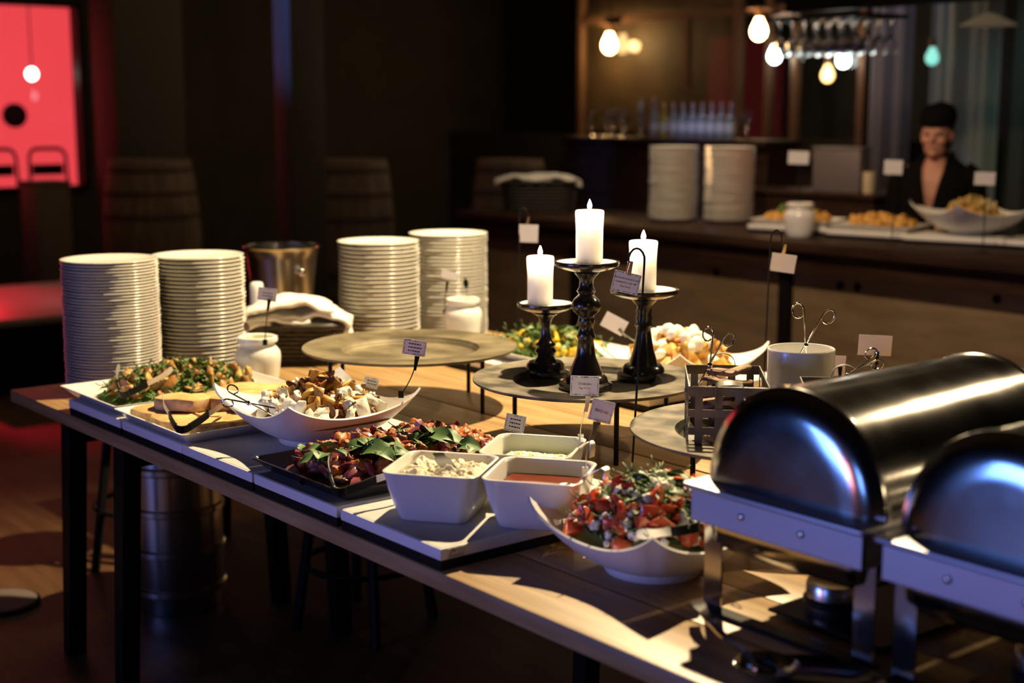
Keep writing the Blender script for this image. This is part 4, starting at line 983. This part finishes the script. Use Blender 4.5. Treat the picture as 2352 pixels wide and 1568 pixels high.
# ------------------------------------------------------------------ bar counter
CZ = .93; CY = 5.30
t = thing('bar_counter', 'long dark bar counter with brown board front behind the buffet', 'counter', (-4.3, CY, 0))
obj('worktop', MB().rbox((0, .36, CZ-.025), (5.6, .78, .05), .006), COUNTERW, t)
obj('front_beam', MB().box((0, .04, CZ-.10), (5.5, .05, .10)), COUNTERW, t)
obj('carcass', MB().box((0, .40, (CZ-.05)/2), (5.4, .56, CZ-.06)), BLACKM, t)
px0 = wl(1806, 690, 5.385).x+4.3; holes = [wl(q, r_, 5.39) for q, r_ in ((1645, 625), (1930, 655), (1970, 660), (2290, 686), (1480, 612), (1300, 600))]
for k in range(-2, 3):
    x = px0+(k+.5)*1.55; x0_, x1_ = max(-2.7, x-.74), min(2.7, x+.74)
    if x1_-x0_ < .2: continue
    pn = obj('front_panel', MB().rbox(((x0_+x1_)/2, .10, .40), (x1_-x0_, .02, .78), .003, 1), PANELW, t)
    for hp_ in holes:
        if x0_ < hp_.x+4.3 < x1_: obj('bolt_hole', MB().lathe([(0, 0), (.022, 0), (.022, .004), (.016, .006), (0, .006)], 16, TR(hp_.x+4.3, .091, min(.76, hp_.z), rx=R(90))), BLACKM, pn)
    if -2.7 < x-.775 < 2.7: obj('front_post', MB().box((x-.775, .085, .40), (.065, .05, .80)), BLACKM, t)
# plates on the counter
PB = MB().lathe([(0, .002), (.08, 0), (.086, .003), (.125, .011), (.138, .017), (.140, .019), (.138, .021), (.12, .0145), (.08, .0065), (0, .006)], 40).mesh('plate', PLATEM, 60)
s1 = pl(1540, 506, CZ); s2 = pl(1667, 510, CZ)
stack(s1.x, s1.y+.02, CZ, 32, .415, 'white plate within the left stack on the bar counter', 'topmost white plate of the left stack on the bar counter', 'plates in the left counter stack', .003, PB)
stack(s2.x, s2.y+.02, CZ, 32, .415, 'white plate within the right stack on the bar counter', 'topmost white plate of the right stack on the bar counter', 'plates in the right counter stack', .003, PB)
# cooling plates, platters and bowl on the counter
lbs = ['counter cooling plate farthest left, under the small white jar', 'counter cooling plate under the golden canapes', 'counter cooling plate under the white bowl', 'counter cooling plate at the right picture edge']
dirc = None
spots = []
for k, (pa_, pb_) in enumerate([((1719, 533), (1895, 542)), ((1901, 546), (2079, 557)), ((2079, 559), (2279, 570)), ((2299, 571), (2480, 584))]):
    A = pl(*pa_, CZ); B = pl(*pb_, CZ); v = B-A; an = math.atan2(v.y, v.x); c_ = (A+B)/2+Vector((-math.sin(an), math.cos(an), 0))*.16
    spots.append((c_, an))
    o = copy_tree(proto, (c_.x, c_.y, CZ), (0, 0, an+R(90)), lbs[k], 'cooling plates on the bar counter'); o.scale = (.98, .80, 1)
cA, aA = spots[0]; cB, aB = spots[1]; cC, aC = spots[2]
platter('white_platter', 'white platter of orange canapes on the bar counter', (cA.x, cA.y, CZ+.04), .42, .30, CER, rz=aA, group='platters on the bar counter')
platter('white_platter', 'white platter of golden canapes on the bar counter beside the bowl', (cB.x, cB.y, CZ+.04), .42, .30, CER, rz=aB, group='platters on the bar counter')
CAN = M('golden_canape', (.50, .23, .03), .5, alt=(.66, .38, .09), scale=30)
cm = [lump('canape', CAN, i+5, (.026, .022, .018), .25, 1.4, .3) for i in range(4)]
gm = [lump('green_garnish', HERB, i+9, (.030, .024, .022), .35, 1.8, 0, .2) for i in range(3)]
for (c_, an, nm, n, g) in ((cA, aA, 'orange canape on the left counter platter', 46, 16), (cB, aB, 'golden canape on the counter platter beside the bowl', 50, 0)):
    C = (c_.x, c_.y, CZ+.046)
    scatter('canape', nm, 'canape', nm.replace('canape', 'canapes'), cm, n, C, .175, .115, .04, 71+n, .8, .026, rz0=an)
    if g: scatter('green_garnish', 'dark green garnish clump on the left counter platter', 'garnish', 'garnish on the counter platter', gm, g, C, .12, .09, .065, 75, .9, .03, rz0=an)
wave_bowl('serving_bowl', 'white four cornered bowl of pasta salad on the bar counter', (cC.x+.02, cC.y+.06, CZ+.04), .21, .15, .10, .10, aC-R(40), 'bowls on the bar counter')
C = (cC.x+.02, cC.y+.06, CZ+.10)
mound('golden base of the counter pasta salad', 'pasta_bed', PUMPKIN, C, .15, .15, .075, 8)
pst = [wedge_mesh('pasta_piece', M('pale_pasta', (.55, .40, .14), .5, var=.2), .018, .006, .016, i, 1.) for i in range(3)]
scatter('pasta_piece', 'pale pasta piece in the counter bowl', 'pasta', 'pasta pieces in the counter bowl', pst, 70, C, .14, .14, .085, 81, .8, .020)
scatter('roast_vegetable', 'golden piece in the counter pasta bowl', 'vegetable', 'golden pieces in the counter bowl', stm, 24, C, .13, .13, .085, 82, .8, .022)
j = jar('white stoneware jar on the bar counter', Vector((at(1838, 470, 6.95).x, at(1838, 470, 6.95).y, CZ)), 1.15)
for lb, x, y, d, wd, ht in (('white card above the jar on the bar counter', 1834, 362, 6.9, .10, .062), ('white card standing near the person at the bar', 2052, 384, 6.6, .085, .066), ('pale card above the pasta bowl on the bar counter', 2262, 410, 6.2, .09, .056)):
    card(lb, x, y, d, wd, ht, 2, border=False)
    b = at(x, y, d); t = thing('card_post', lb.replace('card', 'card post', 1).replace('white ', 'thin ').replace('pale ', 'dark '), 'card holder', (b.x, b.y+.01, CZ), 0, 'card posts on the bar')
    obj('post', MB().tube([(0, .004, 0), (0, .004, b.z-CZ-ht*.3)], .003, 6), BLACKM, t); obj('foot', MB().lathe([(0, 0), (.03, 0), (.028, .006), (0, .008)], 20), BLACKM, t)
    obj('clip', MB().box((0, .004, b.z-CZ-ht*.3), (.014, .008, .02)), BLACKM, t)
bc = at(1990, 445, 7.9); BZ = bc.z
t = thing('back_cabinet', 'dark cabinet behind the bar carrying a grey box', 'cabinet', (bc.x-.42, bc.y+.12, 0))
obj('body', MB().rbox((0, 0, (BZ-.03)/2), (1.0, .34, BZ-.03), .006, 1), COUNTERW, t); obj('top', MB().rbox((0, 0, BZ-.015), (1.04, .38, .03), .005, 1), COUNTERW, t)
for s in (-.25, .25):
    dr = obj('door', MB().rbox((s, -.178, BZ*.48), (.46, .018, BZ*.8), .004, 1), COUNTERW, t); obj('knob', MB().ball((s*.2, -.192, BZ*.6), .012, 10, 6), COPPER, dr)
t = thing('votive_holder', 'pale cream votive holder on the back cabinet', 'votive', (bc.x, bc.y+.02, BZ))
obj('cup', MB().lathe([(0, 0), (.03, 0), (.034, .01), (.036, .12), (.034, .12), (.031, .012), (0, .01)], 24), M('cream_glass', (.62, .52, .34), .4), t); obj('candle_stub', MB().lathe([(0, .012), (.028, .012), (.028, .07), (0, .072)], 20), WAX, t)
p = at(1922, 385, 8.0); t = thing('steel_box', 'dull grey metal box on the back cabinet', 'box', (p.x, p.y+.04, BZ), R(8))
zt_ = at(1920, 342, 8.0).z-BZ
obj('body', MB().rbox((0, 0, zt_/2), (.30, .12, zt_), .008), M('grey_metal', (.16, .14, .14), .5, metal=.2), t); obj('lid', MB().rbox((0, 0, zt_+.006), (.31, .13, .012), .003, 1), M('grey_metal_lid', (.18, .16, .16), .5), t)
# napkin basket at the counter end
ND = 8.75; nb = at(1238, 470, ND); nz = CZ
wicker('dark wicker basket at the left end of the bar counter', (nb.x, nb.y, nz), YAW, .42, .22, at(1238, 416, ND).z-nz)
for k, (dx, lb) in enumerate(((-.10, 'cream napkin heaped left in the bar counter basket'), (.09, 'cream napkin heaped right in the bar counter basket'))):
    p = at(1238, 402, ND)+RIGHT*dx; napkin(lb, p, YAW, .35, .25, 9+k*2.3, -3+8*k, 'napkins in the bar basket')

# ------------------------------------------------------------------ person behind the bar
def person():
    p = at(2152, 310, 7.5); base = Vector((p.x, p.y, 0)); H = 1.66
    sc = 1.0
    face = YAW+R(38)                       # turned to the left of the picture, three quarter view
    t = thing('person', 'person in a dark hat and open necked black jacket behind the bar', 'person', base, YAW-R(30))
    m = MB()
    def caps(a, b, ra, rb, n=10): 
        A, B = Vector(a), Vector(b); m.tube([A+(B-A)*k/5 for k in range(6)], [ra+(rb-ra)*k/5 for k in range(6)], n); m.ball(a, ra, n, 8); m.ball(b, rb, n, 8)
    zh = 1.42                               # eye level; local -Y is the facing direction
    # head: stacked ellipses
    rings = []
    for z, rx_, ry_, cy in [(-.115, .030, .035, -.030), (-.108, .048, .055, -.022), (-.085, .058, .072, -.012), (-.05, .066, .085, -.004), (0, .073, .094, .004), (.05, .076, .097, .010), (.085, .070, .088, .014), (.108, .052, .064, .016), (.12, .025, .03, .018)]:
        rings.append([(rx_*math.cos(2*math.pi*k/24), cy+ry_*math.sin(2*math.pi*k/24), zh+z) for k in range(24)])
    m.loft(rings, True)
    m.ball((0, -.098, zh-.032), (.016, .020, .018)); m.tube([(0, -.088, zh+.012), (0, -.106, zh-.030)], [.009, .014], 8)     # nose
    m.ball((0, -.082, zh-.072), (.024, .014, .009)); m.ball((0, -.080, zh-.104), (.022, .018, .015))                              # lips, chin
    for s in (-1, 1):
        m.ball((s*.030, -.082, zh+.016), (.022, .012, .007)); m.ball((s*.077, .012, zh-.012), (.010, .018, .030)); m.ball((s*.044, -.066, zh-.035), (.022, .022, .02))
    caps((0, .012, zh-.10), (0, .030, 1.24), .052, .060)
    tr = []
    for z, rx_, ry_, cy in [(.80, .150, .105, .03), (.90, .155, .11, .03), (1.0, .150, .105, .025), (1.1, .165, .11, .02), (1.18, .175, .105, .025), (1.235, .150, .085, .03), (1.265, .085, .065, .032), (1.29, .055, .055, .03)]:
        tr.append([(rx_*math.cos(2*math.pi*k/28), cy+ry_*math.sin(2*math.pi*k/28), z) for k in range(28)])
    m.loft(tr, True)
    for s in (-1, 1):
        caps((s*.165, .03, 1.21), (s*.21, .04, .98), .048, .040); caps((s*.21, .04, .98), (s*.15, -.14, .955), .038, .027)
        caps((s*.15, -.14, .955), (s*.12, -.20, .950), .026, .030)
        for q, (dx, L) in enumerate(((-.026, .052), (-.009, .066), (.009, .064), (.026, .05))):
            caps((s*.12+dx, -.205, .948), (s*.115+dx*1.1, -.235-L*.35, .950), .0095, .009, 8); caps((s*.115+dx*1.1, -.235-L*.35, .950), (s*.11+dx*1.15, -.235-L*.8, .940), .009, .0075, 8)
        caps((s*.095, -.18, .948), (s*.068, -.215, .945), .011, .009, 8)
        caps((s*.085, .03, .84), (s*.09, .03, .45), .085, .055); caps((s*.09, .03, .45), (s*.095, .04, .09), .054, .036)
        caps((s*.095, .05, .045), (s*.10, -.12, .035), .040, .034)
    body = obj('body', m, SKIN, t, sharp=180)
    rm_ = body.modifiers.new('join', 'REMESH'); rm_.mode = 'VOXEL'; rm_.voxel_size = .0085; rm_.use_smooth_shade = True
    sm = body.modifiers.new('soft', 'SMOOTH'); sm.iterations = 3; sm.factor = .4
    for s in (-1, 1): obj('eye', MB().ball((s*.030, -.0865, zh), (.013, .008, .006), 10, 6), EYE, body)
    obj('mouth', MB().ball((0, -.0935, zh-.072), (.020, .004, .0022), 12, 6), M('lips', (.26, .07, .06), .5), body)
    # open jacket
    jr = []; N = 33
    for z, rx_, ry_, cy, g in [(.80, .178, .135, .03, 3), (.9, .182, .140, .03, 3), (1.0, .176, .135, .025, 4), (1.08, .186, .136, .02, 8), (1.15, .192, .130, .025, 12), (1.21, .180, .112, .03, 17), (1.25, .145, .095, .032, 24), (1.275, .105, .085, .036, 34), (1.30, .080, .078, .04, 46), (1.325, .078, .076, .042, 50)]:
        jr.append([(rx_*math.cos(R(-90+g+(360-2*g)*k/(N-1))), cy+ry_*math.sin(R(-90+g+(360-2*g)*k/(N-1))), z) for k in range(N)])
    jk = obj('jacket', MB().loft(jr, False, closed=False), CLOTH, t); md = jk.modifiers.new('th', 'SOLIDIFY'); md.thickness = .008; md.offset = 1
    for s in (-1, 1):
        obj('sleeve', MB().tube(smooth_path([(s*.135, .03, 1.215), (s*.185, .033, 1.165), (s*.213, .04, .99), (s*.19, -.05, .965), (s*.158, -.125, .957)], 4), [.070]*4+[.064]*4+[.054]*4+[.048]*4+[.042], 12), CLOTH, jk)
    obj('trousers', MB().loft([[(rx_*math.cos(2*math.pi*k/24), .03+ry_*math.sin(2*math.pi*k/24), z) for k in range(24)] for z, rx_, ry_ in ((.30, .16, .10), (.6, .19, .12), (.88, .175, .13))], True), CLOTH, t)
    obj('hat', MB().loft([[(rx_*math.cos(2*math.pi*k/28), cy+ry_*math.sin(2*math.pi*k/28), zh+z+.012*math.sin(2*math.pi*k/28)) for k in range(28)] for z, rx_, ry_, cy in ((.045, .083, .106, .012), (.06, .090, .114, .014), (.09, .094, .118, .018), (.125, .086, .106, .022), (.15, .06, .075, .026), (.158, .02, .03, .028))], True), CLOTH, t)
    obj('hair', MB().loft([[(rx_*math.cos(R(5+170*k/20)), cy+ry_*math.sin(R(5+170*k/20)), zh+z) for k in range(21)] for z, rx_, ry_, cy in ((-.09, .062, .078, .01), (-.05, .078, .095, .01), (0, .083, .104, .012), (.05, .084, .106, .014))], False, closed=False), M('grey_hair', (.10, .08, .06), .7), t)
person()

# ------------------------------------------------------------------ back bar: partition, panes, bulbs, glasses
BY = 8.75
t = thing('glazed_partition', 'copper coloured frame with dark glass panes behind the bar', 'partition', (0, BY, 0))
def post(px, y0_, y1_, wd=.07):
    a = wl(px, y1_, BY); b = wl(px, y0_, BY); obj('post', MB().box((a.x, 0, (a.z+b.z)/2), (wd, .07, b.z-a.z)), COPPER, t); return a.x
xs = [post(q, -80, 360, w_) for q, w_ in ((1335, .05), (1690, .08), (1762, .05), (1822, .05), (1976, .06))]
post(1575, 40, 200, .07)
zl, zh_ = wl(1500, 345, BY).z, wl(1500, 40, BY).z
obj('head_rail', MB().box(((xs[0]+xs[-1])/2, 0, zh_), (xs[-1]-xs[0], .06, .06)), COPPER, t); obj('sill_rail', MB().box(((xs[0]+xs[-1])/2, 0, zl), (xs[-1]-xs[0], .06, .06)), COPPER, t)
for a, b in zip(xs[:-1], xs[1:]): obj('pane', MB().box(((a+b)/2, 0, (zl+zh_)/2), (b-a-.07, .008, zh_-zl-.06)), PANE, t)
ax_, bx_ = wl(1338, 200, 8.95).x, wl(1690, 200, 8.95).x
struct('trim_2', MB().box(((ax_+bx_)/2, 8.92, 2.0), (bx_-ax_, .04, 1.3)), M('brown_board', (.16, .105, .06), .6, var=.2, scale=3), label='brown board behind the left partition pane')  # backing board added to catch the glow of the left bulb
struct('trim_1', MB().box((-5.5, 8.9, .66), (13, .12, 1.32)), DARKWALL, label='dark dado below the glazed partition')
def pendant(label, px, py, d, mat, size, glow, col, cap=True):
    p = at(px, py, d); t = thing('pendant_bulb', label, 'light bulb', p, 0, 'pendant bulbs above the bar'); s = size
    obj('bulb', MB().lathe([(0, -.055*s/.05), (.022*s/.05, -.050*s/.05), (.042*s/.05, -.030*s/.05), (.05*s/.05, 0), (.042*s/.05, .030*s/.05), (.026*s/.05, .062*s/.05), (.018*s/.05, .085*s/.05), (0, .09*s/.05)], 20), mat, t)
    obj('socket', MB().lathe([(0, .08*s/.05), (.022*s/.05, .08*s/.05), (.022*s/.05, .14*s/.05), (0, .15*s/.05)], 16), COPPER, t)
    obj('cord', MB().tube([(0, 0, .14*s/.05), (0, 0, 3.6-p.z)], .005, 6), BLACKM, t)
    if cap: obj('shade_disc', MB().lathe([(.02, .15*s/.05), (.085, .13*s/.05), (.088, .135*s/.05), (.02, .16*s/.05)], 24), COPPER, t)
    if glow:
        l = bpy.data.lights.new('bulb_light', 'POINT'); l.energy = glow; l.color = col; l.shadow_soft_size = .05
        o = bpy.data.objects.new('bulb_light', l); COL.objects.link(o); o.parent = t; o.location = (0, -.14, 0)
pendant('warm bulb left of the bar with a glow on the wall', 1400, 104, 12.5, BULBM, .066, 9, (1, .55, .2))
pendant('warm bulb at the copper post above the bar', 1743, 72, 10.2, BULBM, .058, 6, (1, .55, .22))
pendant('white bulb low beside the copper post', 1779, 129, 11.0, BULBW, .052, 0, None, False)
pendant('cold white bulb under the hanging glasses', 1937, 139, 10.6, BULBW, .050, .8, (1, .85, .7), False)
pendant('amber bulb reflected below the hanging glasses', 1901, 173, 10.8, BULBA, .050, 0, None, False)
pendant('dim teal bulb before the curtain', 2141, 133, 9.6, BULBT, .045, 0, None, False)
p = at(1808, 38, 8.6); t = thing('saucer_lamp', 'small pale saucer lamp above the hanging glasses', 'lamp', p)
obj('shade', MB().lathe([(.01, .02), (.09, -.005), (.092, 0), (.01, .03)], 28), M('pale_shade', (.6, .45, .34), .5, emit=(1, .66, .45), es=.35), t); obj('cord', MB().tube([(0, 0, .02), (0, 0, 3.6-p.z)], .004, 6), BLACKM, t)
# hanging wine glasses
GM = [MB().lathe([(0, 0), (.034, .001), (.034, .003), (.004, .008), (.0035, .085), (.016, .095), (.034, .125), (.037, .150), (.031, .19), (.0295, .19), (.0355, .150), (.032, .126), (.014, .097), (0, .094)], 20).mesh('wine_glass', GLASS, 70)]
rk = at(1918, 50, 8.0)
t = thing('glass_rack', 'dark overhead rack of hanging wine glasses', 'rack', rk, 0)
rack_dir = Vector((1, 0, 0))
obj('frame', MB().box((0, 0, .02), (.68, .42, .02)), BLACKM, t)
for s in (-.3, .3): obj('hanger', MB().tube([(s, 0, .03), (s, 0, 3.6-rk.z)], .006, 6), BLACKM, t)
for i in range(7):
    for k in range(4):
        o = obj('wine_glass', GM[0], None, None, (rk.x-.27+i*.09, rk.y-.15+k*.10, rk.z+.008), (math.pi, 0, rnd.uniform(0, 6)))
        tag(o, 'wine glass hanging upside down in the rack above the bar', 'wine glass', 'hanging wine glasses')
# back shelf with bottles and glasses
sa = at(1300, 322, 9.3); sb = at(1760, 322, 8.6)
SY = 6.75
a = wl(1300, 322, SY); b = wl(1770, 322, SY); sz = wl(1560, 318, SY).z
t = thing('back_shelf', 'dark shelf of bottles and glasses behind the counter plates', 'shelf', (0, SY, 0))
obj('board', MB().rbox(((a.x+b.x)/2, .12, sz-.02), (b.x-a.x, .34, .04), .006), COUNTERW, t)
obj('cabinet', MB().box(((a.x+b.x)/2, .14, (sz-.04)/2), (b.x-a.x-.04, .28, sz-.04)), COUNTERW, t)
for k in range(4):
    x = a.x+(b.x-a.x)*(k+.5)/4; dr = obj('cabinet_door', MB().rbox((x, -.005, (sz-.1)/2+.03), ((b.x-a.x)/4-.03, .02, sz-.16), .004, 1), COUNTERW, t); obj('knob', MB().ball((x+.1, -.02, sz*.6), .012, 10, 6), COPPER, dr)
def bottle_mesh(h, r, mat): return MB().lathe([(0, 0), (r*.95, 0), (r, .008), (r, h*.56), (r*.8, h*.66), (r*.36, h*.76), (r*.34, h*.95), (r*.42, h*.955), (r*.42, h), (0, h)], 20).mesh('bottle', mat, 50)
for k in range(9):
    x = wl(1478+k*22, 300, SY).x; mt = YELGL if k == 1 else BLUEGL; h = .215 if k != 0 else .25
    t = thing('bottle', ['tall clear bottle at the left end of the shelf row', 'yellowish bottle second in the shelf row'][k] if k < 2 else 'pale blue glass bottle in the row on the back shelf', 'bottle', (x, SY+.10, sz), 0, 'bottles on the back shelf')
    obj('glass_body', bottle_mesh(h, .032, mt), None, t); obj('cap', MB().lathe([(0, h), (.013, h), (.014, h+.018), (0, h+.02)], 14), CHROME, t); obj('paper_label', MB().lathe([(.0326, .04), (.0328, .041), (.0328, .10), (.0326, .101)], 20), M('bottle_label', (.55, .60, .70), .6), t)
for k in range(4):
    x = wl(1470, 300, SY).x; o = obj('tumbler', MB().lathe([(0, 0), (.028, 0), (.036, .075), (.034, .075), (.026, .006), (0, .006)], 20), GLASS, None, (x, SY+.02, sz+k*.06+.0), (0, 0, k)); tag(o, 'clear tumbler in the tall stack at the shelf end', 'glass', 'stacked tumblers')
for k, (px, dy) in enumerate([(1345, .05), (1365, .16), (1385, .03), (1402, .14), (1418, .05), (1430, .18), (1700, .06), (1355, .22)]):
    o = obj('wine_glass', GM[0], None, None, (wl(px, 300, SY).x, SY+dy, sz), (0, 0, k)); tag(o, 'clear wine glass standing right of the bottles' if k == 6 else 'clear wine glass standing left of the bottles on the shelf', 'wine glass', 'standing wine glasses')
# curtains lit in teal and blue
def curtain(label, px0, px1, col, nm):
    a = wl(px0, 200, 8.62); b = wl(px1, 200, 8.62); n = 60; z0, z1 = .2, 3.3; wd = b.x-a.x
    t = thing('curtain', label, 'curtain', (a.x, 8.62, 0), 0, 'curtains behind the bar')
    rings = [[(wd*k/n, .03*math.sin(k*.45)+.03*math.sin(k*.19+1), z) for k in range(n+1)] for z in (z0, 1.2, 2.2, z1)]
    o = obj('cloth', MB().loft(rings, False, closed=False), M(nm, col, .8), t, sharp=180); md = o.modifiers.new('th', 'SOLIDIFY'); md.thickness = .004
    obj('rail', MB().tube([(-.05, 0, z1+.02), (wd+.05, 0, z1+.02)], .012, 8), BLACKM, t)
curtain('grey curtain in teal light behind the person', 2130, 2292, (.40, .45, .42), 'grey_curtain')
curtain('pale curtain in bluish light behind the hanging glasses', 1995, 2090, (.38, .38, .42), 'pale_curtain')
curtain('dark curtain at the right picture edge', 2320, 2420, (.12, .13, .13), 'dim_curtain')
p = at(2270, 55, 8.2); t = thing('bar_lamp', 'pale shallow lamp shade at the upper right', 'lamp', p, 0)
obj('shade', MB().lathe([(.03, .05), (.16, -.01), (.163, -.005), (.03, .06)], 32), M('cream_shade', (.45, .36, .22), .6, emit=(1, .8, .5), es=.05), t); obj('cord', MB().tube([(0, 0, .05), (0, 0, 3.6-p.z)], .005, 6), BLACKM, t)
b0 = at(1300, 12, 8.4); b1_ = at(2500, 12, 6.6); t = thing('canopy_beam', 'dark metal canopy beam above the bar', 'beam', (0, 0, 0))
obj('beam', MB().box((-4.0, 6.6, at(1900, 12, 7.4).z+.06), (3.2, .10, .08)), BLACKM, t)
for s in (-5.4, -4.2, -2.8): obj('rod', MB().tube([(s, 6.6, at(1900, 12, 7.4).z+.1), (s, 6.6, 3.6)], .01, 6), BLACKM, t)

# ------------------------------------------------------------------ barrels standing in the hall
HOOP = M('barrel_hoop', (.11, .085, .065), .6)
def barrel(label, loc, h, r0, r1):
    t = thing('oak_barrel', label, 'barrel', loc, rnd.uniform(0, 1), 'oak barrels in the hall'); n = 18
    def rad(f): return r0+(r1-r0)*(1-(2*f-1)**2)
    st = MB(); rings = []
    for k in range(7):
        f = k/6; r = rad(f); a = math.pi/n*.97
        rings.append([((r-.02)*math.cos(-a), (r-.02)*math.sin(-a), f*h), (r*math.cos(-a), r*math.sin(-a), f*h), (r*1.004, 0, f*h), (r*math.cos(a), r*math.sin(a), f*h), ((r-.02)*math.cos(a), (r-.02)*math.sin(a), f*h)])
    sm_ = st.loft(rings, True).mesh('stave', BARRELW)
    for k in range(n): obj('stave', sm_, None, t, (0, 0, 0), (0, 0, 2*math.pi*k/n))
    for f in (.06, .2, .34, .66, .8, .94): r = rad(f); obj('hoop', MB().lathe([(r-.002, f*h-.018), (r+.006, f*h-.018), (r+.006, f*h+.018), (r-.002, f*h+.018)], 36), HOOP, t)
    obj('head', MB().lathe([(0, h-.02), (r0-.01, h-.02), (r0-.01, h-.005), (0, h-.005)], 32), BARRELW, t)
for px, d, wpx, lb in ((343, 10.4, 185, 'oak barrel behind the two leftmost plate stacks'), (805, 10.0, 165, 'oak barrel right of the grey pillar'), (1172, 10.6, 150, 'oak barrel behind the bar counter end')):
    q = at(px, 366, d); barrel(lb, (q.x, q.y, 0), q.z, wpx/FPX*d/2, wpx/FPX*d/2*1.2)
